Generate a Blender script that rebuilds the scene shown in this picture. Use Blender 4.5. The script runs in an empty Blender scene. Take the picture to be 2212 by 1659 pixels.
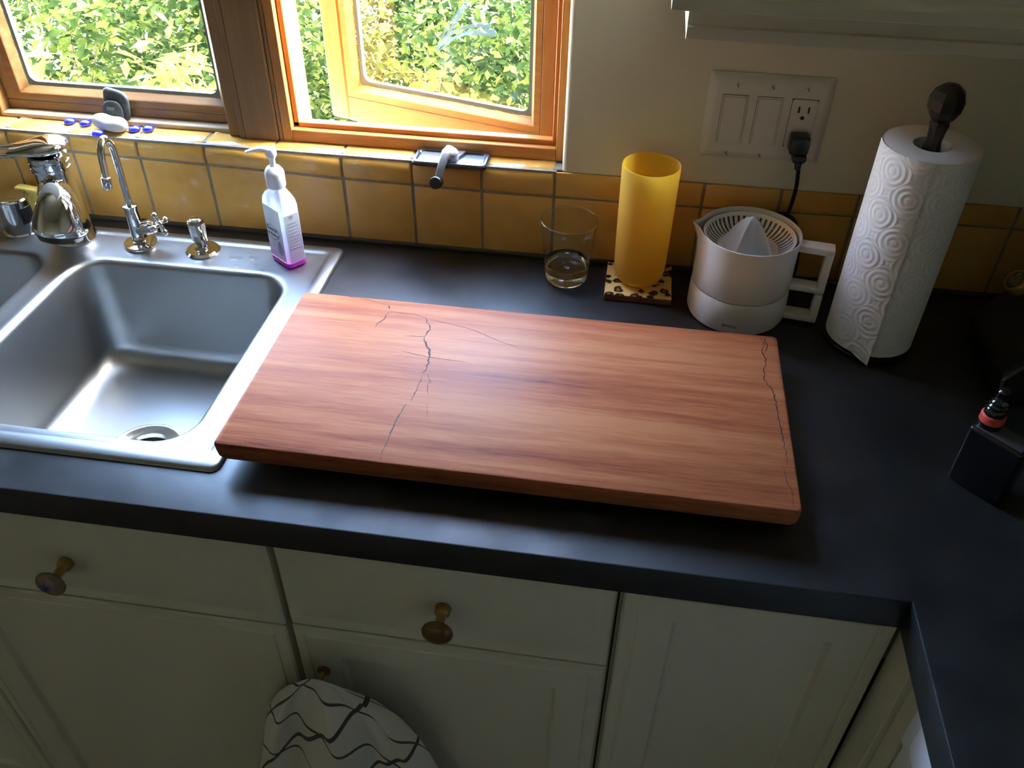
import bpy, bmesh, math, random
import numpy as np
from mathutils import Vector, Matrix
random.seed(7); rng = np.random.default_rng(11)
PI = math.pi
C = bpy.context.scene.collection
S = bpy.context.scene

# ------------------------------------------------------------------ camera
YAW, PITCH, ROLL, FPX = 0.13916, -0.69114, 0.01506, 1863.98
cam_d = bpy.data.cameras.new('camera'); cam = bpy.data.objects.new('camera', cam_d); C.objects.link(cam)
fw = Vector((-math.sin(YAW)*math.cos(PITCH), math.cos(YAW)*math.cos(PITCH), math.sin(PITCH)))
rt = Vector((math.cos(YAW), math.sin(YAW), 0)); up = rt.cross(fw)
r2 = rt*math.cos(ROLL)+up*math.sin(ROLL); u2 = -rt*math.sin(ROLL)+up*math.cos(ROLL)
M = Matrix((r2, u2, -fw)).transposed().to_4x4(); M.translation = Vector((0.82256, -1.17109, 0.71131))
cam.matrix_world = M
cam_d.sensor_width = 36; cam_d.lens = 36*FPX/2212; cam_d.clip_start = 0.02; cam_d.clip_end = 200
S.camera = cam
# ------------------------------------------------------------------ world, sun, exposure
W = bpy.data.worlds.new('sky'); S.world = W; W.use_nodes = True
wn = W.node_tree.nodes; wl = W.node_tree.links; wn.clear()
sky = wn.new('ShaderNodeTexSky'); sky.sky_type = 'NISHITA'; sky.sun_disc = False
sky.sun_elevation = math.radians(52); sky.sun_rotation = math.radians(78); sky.air_density = 1.0; sky.dust_density = 1.6
bgn = wn.new('ShaderNodeBackground'); bgn.inputs[1].default_value = 9.5
wo = wn.new('ShaderNodeOutputWorld'); wl.new(sky.outputs[0], bgn.inputs[0]); wl.new(bgn.outputs[0], wo.inputs[0])
sd = bpy.data.lights.new('sun', 'SUN'); sd.energy = 15; sd.angle = math.radians(0.6); sd.color = (1, .93, .80)
sun = bpy.data.objects.new('sun', sd); C.objects.link(sun)
sun.rotation_euler = Vector((0.80, 0.16, 0.78)).to_track_quat('Z', 'Y').to_euler()
for nm, x0, x1 in (('window_portal', -.16, .21), ('window_portal', .32, .71)):
    pd = bpy.data.lights.new(nm, 'AREA'); pd.shape = 'RECTANGLE'; pd.size = x1-x0; pd.size_y = 1.0
    pd.cycles.is_portal = True
    p = bpy.data.objects.new(nm, pd); C.objects.link(p); p.location = ((x0+x1)/2, .40, .67); p.rotation_euler = (-PI/2, 0, 0)
S.view_settings.view_transform = 'Standard'; S.view_settings.look = 'None'
S.view_settings.gamma = 1; S.view_settings.use_curve_mapping = False; S.view_settings.exposure = 0.45

# ------------------------------------------------------------------ materials
def mat(name, col=(.5,.5,.5), rough=.5, metal=0.0, **kw):
    m = bpy.data.materials.new(name); m.use_nodes = True
    b = m.node_tree.nodes['Principled BSDF']
    b.inputs['Base Color'].default_value = (*col, 1); b.inputs['Roughness'].default_value = rough
    b.inputs['Metallic'].default_value = metal
    for k, v in kw.items(): b.inputs[k.replace('_', ' ')].default_value = v
    return m
def nd(m, t, **kw):
    n = m.node_tree.nodes.new(t)
    for k, v in kw.items():
        if k in n.inputs: n.inputs[k].default_value = v
        else: setattr(n, k, v)
    return n
def lk(m, a, b): m.node_tree.links.new(a, b)
def bs(m): return m.node_tree.nodes['Principled BSDF']
def coords(m, scale=(1,1,1), kind='Object', rot=(0,0,0)):
    tc = nd(m, 'ShaderNodeTexCoord'); mp = nd(m, 'ShaderNodeMapping')
    mp.inputs['Scale'].default_value = scale; mp.inputs['Rotation'].default_value = rot
    lk(m, tc.outputs[kind], mp.inputs[0]); return mp.outputs[0]
def ramp(m, src, stops):
    r = nd(m, 'ShaderNodeValToRGB'); e = r.color_ramp.elements
    while len(e) < len(stops): e.new(.5)
    for el, (p, c) in zip(e, stops): el.position = p; el.color = (*c, 1) if len(c) == 3 else c
    lk(m, src, r.inputs[0]); return r.outputs[0]
def noise_col(m, stops, scale=5, cs=(1,1,1), detail=6, rough=.6, kind='Object', dist=0):
    n = nd(m, 'ShaderNodeTexNoise', Scale=scale, Detail=detail, Roughness=rough, Distortion=dist)
    lk(m, coords(m, cs, kind), n.inputs[0]); c = ramp(m, n.outputs[0], stops)
    lk(m, c, bs(m).inputs['Base Color']); return n.outputs[0], c
def bump(m, src, strength=.2, dist=.001):
    b = nd(m, 'ShaderNodeBump', Strength=strength, Distance=dist); lk(m, src, b.inputs['Height'])
    lk(m, b.outputs[0], bs(m).inputs['Normal']); return b
def noise(m, scale, cs=(1,1,1), detail=4, **kw):
    n = nd(m, 'ShaderNodeTexNoise', Scale=scale, Detail=detail, **kw); lk(m, coords(m, cs), n.inputs[0]); return n.outputs[0]

plaster = mat('plaster', (.76,.71,.52), .75); bump(plaster, noise(plaster, 60, detail=6), .12, .002)
ceilm = mat('ceiling_paint', (.40,.37,.30), .8); roomp = mat('room_paint', (.34,.31,.24), .8)
floorm = mat('floor_wood', (.24,.15,.09), .5); noise_col(floorm, [(.3,(.19,.11,.06)),(.7,(.28,.18,.10))], 6, (1,12,1))
tile = mat('glazed_tile', (.6,.36,.10), .16)
noise_col(tile, [(.25,(.60,.31,.060)),(.55,(.72,.41,.10)),(.8,(.78,.48,.14))], 9, detail=5); bs(tile).inputs['Specular IOR Level'].default_value = .42
bump(tile, noise(tile, 22, detail=2), .10, .004)
grout = mat('grout', (.26,.24,.18), .9); noise_col(grout, [(.3,(.20,.18,.13)),(.7,(.34,.31,.24))], 60)
stone = mat('dark_stone_counter', (.02,.022,.025), .42)
_, sc_ = noise_col(stone, [(.35,(.004,.0045,.0045)),(.55,(.009,.0095,.010)),(.72,(.024,.025,.026))], 9, detail=9, rough=.68)
_r = ramp(stone, noise(stone, 14, detail=8), [(.3,(.36,)*3),(.7,(.52,)*3)]); lk(stone, _r, bs(stone).inputs['Roughness'])
bump(stone, noise(stone, 45, detail=6), .10, .002); bs(stone).inputs['Specular IOR Level'].default_value = .62
paint = mat('cabinet_paint', (.68,.64,.49), .42); bump(paint, noise(paint, 120), .05, .001)
paintdark = mat('cabinet_inside', (.10,.095,.075), .8)
def wood(name, c1, c2, c3, along='x', rough=.4, sc=7, coat=.0):
    m = mat(name, c2, rough); cs = {'x':(1,14,14),'z':(14,14,1),'y':(14,1,14)}[along]
    n = nd(m, 'ShaderNodeTexNoise', Scale=sc, Detail=7, Roughness=.62, Distortion=.4); lk(m, coords(m, cs), n.inputs[0])
    lk(m, ramp(m, n.outputs[0], [(.25,c1),(.5,c2),(.75,c3)]), bs(m).inputs['Base Color'])
    bump(m, n.outputs[0], .08, .001); bs(m).inputs['Specular IOR Level'].default_value = .3; return m
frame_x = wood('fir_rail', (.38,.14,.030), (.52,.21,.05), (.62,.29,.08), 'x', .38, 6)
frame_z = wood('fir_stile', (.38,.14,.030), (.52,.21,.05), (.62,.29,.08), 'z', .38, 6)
shaded_x = wood('shaded_fir_rail', (.20,.095,.03), (.27,.14,.05), (.34,.19,.08), 'x', .4, 6); shaded_z = wood('shaded_fir_stile', (.20,.095,.03), (.27,.14,.05), (.34,.19,.08), 'z', .4, 6)  # left window's fir: missing direct light is put into this browner colour
dusty = wood('dusty_ledge_wood', (.36,.25,.14), (.50,.39,.26), (.60,.50,.36), 'x', .7, 9, 0)
post_m = wood('post_wood', (.20,.105,.04), (.26,.14,.055), (.32,.18,.075), 'z', .45, 4)
sash_x = wood('sash_rail_wood', (.36,.15,.03), (.45,.20,.045), (.52,.26,.07), 'x', .4, 5)
sash_z = wood('sash_stile_wood', (.36,.15,.03), (.45,.20,.045), (.52,.26,.07), 'z', .4, 5)
seal = mat('glazing_seal', (.13,.17,.17), .5)
darkline = mat('joint_shadow', (.03,.018,.008), .9)
steel = mat('brushed_steel', (.34,.35,.345), .38, 1.0)
chrome = mat('chrome', (.80,.81,.82), .06, 1.0)
blackp = mat('black_plastic', (.012,.012,.013), .3)
blackg = mat('glossy_black', (.006,.006,.007), .08, Coat_Weight=.6)
bronze = mat('dark_bronze', (.07,.06,.05), .3, .9)
brass = mat('aged_brass', (.38,.24,.08), .36, .85)
greygl = mat('grey_gloss_panel', (.30,.33,.37), .16, .75)
white_pl = mat('white_plastic', (.84,.82,.74), .35)
ivory = mat('ivory_plate', (.72,.69,.57), .36)
paper = mat('paper', (.88,.87,.84), .9)
rubber = mat('rubber', (.02,.02,.02), .7)
def glassmat(name, col=(1,1,1), base=.03, gl=.04):
    m = bpy.data.materials.new(name); m.use_nodes = True; n = m.node_tree.nodes; n.clear()
    t = n.new('ShaderNodeBsdfTransparent'); t.inputs[0].default_value = (*col, 1)
    g = n.new('ShaderNodeBsdfGlossy'); g.inputs['Roughness'].default_value = .01
    lw = n.new('ShaderNodeLayerWeight'); lw.inputs[0].default_value = .5
    pw = n.new('ShaderNodeMath'); pw.operation = 'POWER'; pw.inputs[1].default_value = 4.0; m.node_tree.links.new(lw.outputs['Facing'], pw.inputs[0])
    f = n.new('ShaderNodeMath'); f.operation = 'MULTIPLY_ADD'; f.inputs[1].default_value = .55; f.inputs[2].default_value = .035; m.node_tree.links.new(pw.outputs[0], f.inputs[0])
    mx = n.new('ShaderNodeMixShader'); o = n.new('ShaderNodeOutputMaterial')
    m.node_tree.links.new(f.outputs[0], mx.inputs[0]); m.node_tree.links.new(t.outputs[0], mx.inputs[1])
    m.node_tree.links.new(g.outputs[0], mx.inputs[2]); m.node_tree.links.new(mx.outputs[0], o.inputs[0]); return m
pane_m = glassmat('window_glass', (.97,.985,.97))
clear = mat('clear_glass', (1,1,1), .0, Transmission_Weight=1.0, IOR=1.45)
water = mat('water', (.97,1,1), .0, Transmission_Weight=1.0, IOR=1.33)

# ------------------------------------------------------------------ mesh helpers
def obj(name, bm, m, parent=None, smooth=False, loc=None):
    bmesh.ops.recalc_face_normals(bm, faces=bm.faces[:])
    me = bpy.data.meshes.new(name); bm.to_mesh(me); bm.free()
    if m: me.materials.append(m)
    if smooth:
        me.polygons.foreach_set('use_smooth', [True]*len(me.polygons))
        if smooth is not True: me.set_sharp_from_angle(angle=math.radians(smooth))
    o = bpy.data.objects.new(name, me); C.objects.link(o)
    if parent: o.parent = parent
    if loc: o.location = loc
    return o
def tag(o, label, cat, group=None, kind=None):
    o['label'] = label; o['category'] = cat
    if group: o['group'] = group
    if kind: o['kind'] = kind
    return o
def struct(o): o['kind'] = 'structure'; return o
def thing(name, label, cat, loc=(0,0,0), rz=0, group=None):
    o = bpy.data.objects.new(name, None); o.empty_display_size = .02; C.objects.link(o); o.location = loc; o.rotation_euler = (0,0,rz)
    if label: tag(o, label, cat, group)
    return o
def box(bm, a, b, bev=0, seg=2, mtx=None):
    g = bmesh.ops.create_cube(bm, size=1)['verts']
    for v in g:
        v.co = Vector([a[i]+(v.co[i]+.5)*(b[i]-a[i]) for i in range(3)])
    if bev:
        es = list({e for v in g for e in v.link_edges})
        r = bmesh.ops.bevel(bm, geom=es, offset=bev, segments=seg, profile=.5, affect='EDGES')
        g = list({v for f in r['faces'] for v in f.verts} | {v for v in g if v.is_valid})
    if mtx is not None: bmesh.ops.transform(bm, matrix=mtx, verts=list(g))
    return bm
def B(a, b, bev=0, seg=2): return box(bmesh.new(), a, b, bev, seg)
def loft(bm, rings, cap0=True, cap1=True, closed=True):
    vs = [[bm.verts.new(p) for p in r] for r in rings]; n = len(rings[0])
    for i in range(len(vs)-1):
        for j in range(n if closed else n-1):
            k = (j+1) % n
            try: bm.faces.new((vs[i][j], vs[i][k], vs[i+1][k], vs[i+1][j]))
            except ValueError: pass
    if cap0: bm.faces.new(vs[0][::-1])
    if cap1: bm.faces.new(vs[-1])
    return vs
def ring(c, r, n=32, ax=(0,0,1), ry=None, ph=0):
    ax = Vector(ax).normalized(); t = Vector((0,0,1)) if abs(ax.z) < .9 else Vector((1,0,0))
    u = t.cross(ax).normalized(); v = ax.cross(u); ry = r if ry is None else ry
    return [Vector(c)+u*(r*math.cos(ph+2*PI*i/n))+v*(ry*math.sin(ph+2*PI*i/n)) for i in range(n)]
def lathe(bm, prof, c=(0,0,0), ax=(0,0,1), n=40, cap0=True, cap1=True, ph=0):
    ax_ = Vector(ax).normalized(); c = Vector(c)
    return loft(bm, [ring(c+ax_*z, max(r, 1e-5), n, ax_, ph=ph) for r, z in prof], cap0, cap1)
def smoothpath(P, k=8):
    P = [Vector(p) for p in P]; out = []
    for i in range(len(P)-1):
        p0 = P[max(i-1,0)]; p1 = P[i]; p2 = P[i+1]; p3 = P[min(i+2,len(P)-1)]
        for j in range(k):
            t = j/k
            out.append(.5*((2*p1)+(p2-p0)*t+(2*p0-5*p1+4*p2-p3)*t*t+(-p0+3*p1-3*p2+p3)*t**3))
    out.append(P[-1]); return out
def tube(bm, P, r, n=10, closed=False, ry=None, flat=None):
    P = [Vector(p) for p in P]; rings = []; prev = None
    rr = r if callable(r) else (lambda t: r)
    for i, p in enumerate(P):
        a = P[(i-1) % len(P)] if (closed or i) else P[0]; b = P[(i+1) % len(P)] if (closed or i < len(P)-1) else P[-1]
        d = (b-a).normalized()
        if prev is None: u = (Vector(flat) if flat else (Vector((0,0,1)) if abs(d.z) < .9 else Vector((1,0,0))))
        else: u = prev
        u = (u-d*u.dot(d)).normalized(); v = d.cross(u); prev = u if not flat else Vector(flat)
        q = rr(i/(len(P)-1)); q2 = q if ry is None else q*ry
        rings.append([p+u*(q2*math.cos(2*PI*j/n))+v*(q*math.sin(2*PI*j/n)) for j in range(n)])
    if closed: rings.append(rings[0]); 
    if closed:
        vs = [[bm.verts.new(p) for p in r_] for r_ in rings[:-1]]; L = len(vs)
        for i in range(L):
            for j in range(n):
                bm.faces.new((vs[i][j], vs[i][(j+1)%n], vs[(i+1)%L][(j+1)%n], vs[(i+1)%L][j]))
    else: loft(bm, rings)
    return bm
def rrect(x0, y0, x1, y1, r, z, k=8):
    P = []
    for cx, cy, a0 in ((x1-r,y1-r,0),(x0+r,y1-r,PI/2),(x0+r,y0+r,PI),(x1-r,y0+r,3*PI/2)):
        for i in range(k+1):
            a = a0+PI/2*i/k; P.append(Vector((cx+r*math.cos(a), cy+r*math.sin(a), z)))
    return P
def fill_between(bm, loops):
    es = []
    for L in loops:
        for i in range(len(L)):
            a, b = L[i], L[(i+1) % len(L)]
            e = bm.edges.get((a, b)) or bm.edges.new((a, b)); es.append(e)
    bmesh.ops.triangle_fill(bm, use_beauty=True, use_dissolve=False, edges=es)
def textobj(s, size, m, parent, mtx, name='lettering', depth=.0002, align='CENTER'):
    cu = bpy.data.curves.new(name, 'FONT'); cu.body = s; cu.size = size; cu.extrude = depth; cu.align_x = align; cu.resolution_u = 2
    t = bpy.data.objects.new(name, cu); C.objects.link(t)
    me = bpy.data.meshes.new_from_object(t.evaluated_get(bpy.context.evaluated_depsgraph_get())); bpy.data.objects.remove(t); bpy.data.curves.remove(cu)
    me.transform(mtx); me.materials.clear(); me.materials.append(m); me.name = name
    o = bpy.data.objects.new(name, me); C.objects.link(o); o.parent = parent; return o
def frame_m(origin, xd, yd):
    x = Vector(xd).normalized(); z = x.cross(Vector(yd)).normalized(); y = z.cross(x)
    m_ = Matrix((x, y, z)).transposed().to_4x4(); m_.translation = Vector(origin); return m_

# ================================================================== ROOM SHELL
XL, XR, YF, ZF, ZC = -2.0, 1.80, -3.4, -.93, 1.5
WX0, WX1, WZ0, WZ1 = -.235, .727, .10, 1.175       # rough opening in the back wall
def wall_with_hole():
    bm = bmesh.new(); y0, y1 = .003, .118
    r = .008
    # outer faces as four slabs plus rounded plaster corner at the right reveal
    box(bm, (XL-.1, y0, ZF), (WX0, y1, ZC)); box(bm, (WX0, y0, ZF), (WX1+r, y1, WZ0)); box(bm, (WX0, y0, WZ1), (WX1+r, y1, ZC))
    box(bm, (WX1+r, y0, ZF), (XR+.1, y1, ZC))
    rings = []
    for z in (WZ0, WZ1):
        L = [Vector((WX1+r-r*math.cos(a), y0+r-r*math.sin(a), z)) for a in [PI/2*i/6 for i in range(7)]]
        L += [Vector((WX1+r+.0005, y1, z)), Vector((WX1, y1, z))]; rings.append(L)
    loft(bm, rings); return bm
struct(obj('wall_back', wall_with_hole(), plaster, smooth=40))
struct(obj('wall_right', B((XR, YF-.1, ZF), (XR+.1, .003, ZC)), roomp))
struct(obj('wall_left', B((XL-.1, YF-.1, ZF), (XL, .003, ZC)), roomp))
struct(obj('wall_front', B((XL-.1, YF-.1, ZF), (XR+.1, YF, ZC)), roomp))
struct(obj('floor', B((XL-.1, YF-.1, ZF-.1), (XR+.1, .118, ZF)), floorm))
struct(obj('ceiling', B((XL-.1, YF-.1, ZC), (XR+.1, .118, ZC+.1)), ceilm))

# ------------------------------------------------------------------ tiled backsplash and sill
JX = [-.555,-.478,-.370,-.263,-.156,-.050,.063,.173,.283,.392,.501,.608,.7175,.826,.935,1.044,1.151,1.259,1.368,1.477,1.586,1.695,1.797]
RZ = {-.478:.118,-.156:.117,-.050:.115,.063:.1135,.173:.1115,.283:.109,.392:.1065,.501:.1055,.608:.104,.7175:.104,.826:.1045,.935:.1065,1.044:.1085,1.151:.111,1.8:.112}
RK = sorted(RZ)
def rowz(x): return float(np.interp(x, RK, [RZ[k] for k in RK]))
bs_root = thing('tiled_backsplash', None, None); struct(bs_root)
obj('grout_bed', B((JX[0], .0015, .0), (1.797, .012, .1445)), grout, bs_root)
gb = bmesh.new(); box(gb, (JX[0], .008, .10), (.7265, .052, .1455)); obj('grout_bed', gb, grout, bs_root)
def quad_tile(x0, x1, za0, zb0, za1, zb1, y=0, t=.008):
    bm = bmesh.new(); e = .0022
    rings = []
    for d, yy in ((0, y+t), (0, y+.0018), (.0006, y+.0006), (e, y)):
        rings.append([Vector((x0+d, yy, za0+d)), Vector((x1-d, yy, zb0+d)), Vector((x1-d, yy, zb1-d)), Vector((x0+d, yy, za1-d))])
    loft(bm, rings); return bm
g = .0019
for i in range(len(JX)-1):
    a, b = JX[i]+g, JX[i+1]-g; j = random.uniform(-.0004, .0004)
    obj('tile', quad_tile(a, b, .004, .004, rowz(a)-.0017, rowz(b)-.0017, j), tile, bs_root, smooth=35)
    if JX[i+1] > .73:      # flat trim row beside the window
        obj('tile', quad_tile(a, b, rowz(a)+.0017, rowz(b)+.0017, .1445, .1445, j-.0012), tile, bs_root, smooth=35)
    else:                  # rounded sill cap
        bm = bmesh.new(); rings = []; R = .019
        for x, s in ((a,1),(a+.0016,0),(b-.0016,0),(b,1)):
            d = .0014*s; yf = -.0035+d; zt = .147-d; z0 = rowz(x)+.0015+d*.5; P = [Vector((x,.052,.140)), Vector((x,.052,zt))]
            P += [Vector((x, yf+R-R*math.sin(t), zt-R+R*math.cos(t))) for t in [PI/2*k/7 for k in range(8)]]
            P += [Vector((x, yf+.001, (z0+zt-R)/2)), Vector((x, yf+.0012, z0+.003)), Vector((x, yf+.004, z0)), Vector((x,.006,z0)), Vector((x,.006,.140))]
            rings.append(P)
        loft(bm, rings); obj('sill_tile', bm, tile, bs_root, smooth=50)
# caulk line between tile and counter
struct(obj('trim_1', B((JX[0], -.006, .0), (1.797, .004, .0045), .001), mat('dark_caulk', (.05,.045,.03), .7)))

# ================================================================== WINDOWS
ZT = 1.12      # top of glass openings
def hframe(bm, x0, x1, z0, z1, w, y0, y1, bev=.001):
    """rectangular ring of four boards: returns nothing, adds to bm"""
    box(bm, (x0, y0, z0), (x0+w[0], y1, z1), bev, 1); box(bm, (x1-w[1], y0, z0), (x1, y1, z1), bev, 1)
    box(bm, (x0+w[0], y0, z0), (x1-w[1], y1, z0+w[2]), bev, 1); box(bm, (x0+w[0], y0, z1-w[3]), (x1-w[1], y1, z1), bev, 1)
# --- window_1 : fixed light on the left
w1 = thing('window_1', None, None); struct(w1)
def V(name, a, b, m, par, bev=.001): return obj(name, B(a, b, bev, 1), m, par)
V('jamb', (-.235,.030,.1475), (-.186,.110,1.175), shaded_z, w1); V('jamb', (.205,.032,.1475), (.2225,.110,1.175), shaded_z, w1)
V('jamb', (-.1855,.040,.1548), (-.1795,.110,ZT+.02), shaded_z, w1)
V('head', (-.1855,.032,ZT+.02), (.205,.110,1.175), shaded_x, w1)
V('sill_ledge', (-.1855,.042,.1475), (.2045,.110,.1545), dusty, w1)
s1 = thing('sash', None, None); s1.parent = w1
V('rail', (-.1785,.060,.1552), (.2045,.095,.1695), shaded_x, s1); V('rail', (-.1785,.060,ZT-.02), (.2045,.095,ZT+.018), shaded_x, s1)
V('stile', (-.1785,.060,.1702), (-.163,.095,ZT-.0205), shaded_z, s1); V('stile', (.2015,.060,.1702), (.2045,.095,ZT-.0205), shaded_z, s1)
def bead_ring(x0, x1, z0, z1, wd, y0, y1):
    """picture-frame glazing bead, sloped towards the glass"""
    bm = bmesh.new(); rings = []
    prof = [(0, y1), (0, y0), (wd*.55, y0), (wd*.62, y0+.0012), (wd, y1-.002), (wd, y1)]
    for d, y in prof:
        rings.append([Vector((x0+d, y, z0+d)), Vector((x1-d, y, z0+d)), Vector((x1-d, y, z1-d)), Vector((x0+d, y, z1-d))])
    rings.append(rings[0]); loft(bm, rings, False, False); bmesh.ops.remove_doubles(bm, verts=bm.verts, dist=1e-6); return bm
obj('glazing_bead', bead_ring(-.1625, .2012, .1705, ZT-.0208, .019, .0605, .074), shaded_x, s1)
def seal_ring(x0, x1, z0, z1, wd, y0, y1, r=.012):
    bm = bmesh.new(); k = 6
    def L(d, y, rr):
        return [Vector((p.x, y, p.y)) for p in rrect(x0+d, z0+d, x1-d, z1-d, rr, 0, k)]
    o = [(0,y1,.001),(0,y0,.001),(wd,y0,r),(wd,y1,r)]
    R = [L(*q) for q in o]; R.append(R[0]); loft(bm, R, False, False); bmesh.ops.remove_doubles(bm, verts=bm.verts, dist=1e-6); return bm
obj('glazing_seal', seal_ring(-.1445, .1835+.0, .1885, ZT-.039, .0065, .0755, .084), seal, s1)
obj('pane', B((-.1445,.0785,.1885), (.1835,.081,ZT-.039)), pane_m, s1)
# --- middle post
mp = thing('trim_2', None, None); struct(mp)
V('post_board', (.2332,.0255,.1475), (.2865,.108,1.175), post_m, mp, .002)
V('side_board', (.2228,.0275,.1475), (.2328,.108,1.175), post_m, mp, .0012)
V('side_board', (.2869,.0290,.1475), (.2925,.108,1.175), post_m, mp, .0012)
# --- window_2 : casement, sash swung out
w2 = thing('window_2', None, None); struct(w2)
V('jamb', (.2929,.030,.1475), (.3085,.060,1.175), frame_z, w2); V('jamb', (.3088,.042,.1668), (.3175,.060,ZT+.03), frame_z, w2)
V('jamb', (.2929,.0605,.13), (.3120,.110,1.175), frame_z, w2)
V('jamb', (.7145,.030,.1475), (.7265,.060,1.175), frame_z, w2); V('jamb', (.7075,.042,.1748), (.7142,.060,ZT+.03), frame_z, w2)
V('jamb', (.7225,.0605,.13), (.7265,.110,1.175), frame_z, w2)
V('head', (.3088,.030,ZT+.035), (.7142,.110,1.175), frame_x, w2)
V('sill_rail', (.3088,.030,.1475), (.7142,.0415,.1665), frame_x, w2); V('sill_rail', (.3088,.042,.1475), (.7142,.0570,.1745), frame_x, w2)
ang = math.radians(16.2); ux, uy = -math.cos(ang), math.sin(ang)
s2 = thing('sash', None, None); s2.parent = w2; s2.location = (.685,.069,0); s2.rotation_euler = (0,0,-ang)
# sash local frame: -x runs from the hinge side to the free side, y points outdoors
V('stile', (-.378,0,.130), (-.3425,.036,ZT+.02), sash_z, s2, .003); V('stile', (.0005,0,.130), (.021,.036,ZT+.02), sash_z, s2, .001)
V('rail', (-.3418,0,.130), (0,.036,.1695), sash_x, s2, .001); V('rail', (-.3418,0,ZT-.02), (0,.036,ZT+.02), sash_x, s2, .001)
obj('glazing_bead', bead_ring(-.3412, -.0006, .1706, ZT-.021, .018, .0004, .0135), sash_x, s2)
obj('glazing_seal', seal_ring(-.3232, -.0186, .1886, ZT-.039, .0065, .0145, .022), seal, s2)
obj('pane', B((-.3232,.0165,.1886), (-.0186,.019,ZT-.039)), pane_m, s2)
# long translucent pale blue blades laid flat on the pane
blade_m = mat('pale_blue_blades', (.30,.50,.60), .35); bs(blade_m).inputs['Alpha'].default_value = .8
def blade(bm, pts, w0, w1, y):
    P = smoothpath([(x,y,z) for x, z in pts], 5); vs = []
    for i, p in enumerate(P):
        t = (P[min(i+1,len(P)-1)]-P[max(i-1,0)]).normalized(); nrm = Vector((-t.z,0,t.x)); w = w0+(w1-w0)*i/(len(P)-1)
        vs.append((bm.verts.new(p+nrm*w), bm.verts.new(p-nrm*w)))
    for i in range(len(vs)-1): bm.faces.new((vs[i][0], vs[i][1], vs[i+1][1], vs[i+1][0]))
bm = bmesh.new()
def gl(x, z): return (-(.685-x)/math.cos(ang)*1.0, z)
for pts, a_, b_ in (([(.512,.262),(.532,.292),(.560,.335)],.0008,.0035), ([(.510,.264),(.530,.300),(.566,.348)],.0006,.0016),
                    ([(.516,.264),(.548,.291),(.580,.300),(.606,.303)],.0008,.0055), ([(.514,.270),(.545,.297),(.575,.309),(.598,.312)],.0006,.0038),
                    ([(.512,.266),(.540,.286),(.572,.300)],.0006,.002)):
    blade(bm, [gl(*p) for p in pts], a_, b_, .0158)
o = obj('leaf_blades', bm, blade_m, s2); o['label'] = 'pale blue spiky leaf shape on the glass'

# ================================================================== COUNTER
SX0, SX1, SY0, SY1 = -.430, .3955, -.533, -.035     # sink rim
CD, CT, CX = -.5927, .0430, 1.1475
bm = bmesh.new()
outer = [(-.56,-.0035),(-.56,CD),(CX,CD),(CX,-2.2),(1.797,-2.2),(1.797,-.0035)]
hole = [(SX0+.014,SY0+.014),(SX1-.014,SY0+.014),(SX1-.014,SY1-.014),(SX0+.014,SY1-.014)]
tops = []; bots = []
for L in (outer, hole):
    tops.append([bm.verts.new((x,y,0)) for x, y in L]); bots.append([bm.verts.new((x,y,-CT)) for x, y in L])
fill_between(bm, tops); fill_between(bm, bots)
for t, b in zip(tops, bots):
    for i in range(len(t)):
        j = (i+1) % len(t); bm.faces.new((t[i], t[j], b[j], b[i]))
bmesh.ops.recalc_face_normals(bm, faces=bm.faces[:])
ed = [e for e in bm.edges if all(abs(v.co.z) < 1e-6 for v in e.verts) and len(e.link_faces) == 2 and e.calc_face_angle(0) > 1 and any(abs(v.co.y-CD) < 1e-5 for v in e.verts)]
bmesh.ops.bevel(bm, geom=ed, offset=.0022, segments=2, profile=.5, affect='EDGES')
tag(obj('worktop', bm, stone, smooth=30), 'black honed stone L-shaped worktop around the sink', 'worktop')

# ================================================================== CABINETS
FY = -.575
def front_slab(bm, x0, x1, z0, z1, y=FY, t=.019, lip=.017):
    """drawer front: thin outer lip, raised field"""
    rings = []
    for d, yy in ((0,y+t),(0,y+.0035),(.003,y+.0005),(lip-.004,y+.0003),(lip-.001,y+.0016),(lip+.003,y+.0016),(lip+.007,y)):
        rings.append([Vector((x0+d,yy,z0+d)),Vector((x1-d,yy,z0+d)),Vector((x1-d,yy,z1-d)),Vector((x0+d,yy,z1-d))])
    loft(bm, rings); return bm
def door_parts(x0, x1, z0, z1, par, y=FY, w=.062, t=.019):
    d = thing('door', None, None); d.parent = par
    def st(n, a, b): obj(n, box(bmesh.new(), a, b, .0015, 1), paint, d)
    rings = []; bm = bmesh.new()
    for dd, yy in ((0,y+t),(0,y+.003),(.0025,y),(.014,y),(.0155,y+.0013),(.018,y+.0013),(.0195,y),(w-.004,y),(w,y+.0075),(w+.004,y+.0085)):
        rings.append([Vector((x0+dd,yy,z0+dd)),Vector((x1-dd,yy,z0+dd)),Vector((x1-dd,yy,z1-dd)),Vector((x0+dd,yy,z1-dd))])
    loft(bm, rings, cap1=False); obj('door_frame', bm, paint, d)
    obj('door_panel', B((x0+w+.003,y+.0084,z0+w+.003),(x1-w-.003,y+.014,z1-w-.003)), paint, d)
    return d
def carcass(x0, x1, par, y0=FY+.021, y1=-.02, z0=-.83, z1=-CT-.002):
    bm = bmesh.new(); t = .016
    box(bm,(x0,y0,z0),(x0+t,y1,z1)); box(bm,(x1-t,y0,z0),(x1,y1,z1)); box(bm,(x0+t,y0,z0),(x1-t,y1,z0+t)); box(bm,(x0+t,y1-.008,z0+t),(x1-t,y1,z1))
    obj('carcass', bm, paint, par)
    w = .028
    obj('face_stile', B((x0,y0-.0008,z0),(x0+w,y0+.0002,z1)), paint, par); obj('face_stile', B((x1-w,y0-.0008,z0),(x1,y0+.0002,z1)), paint, par)
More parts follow.
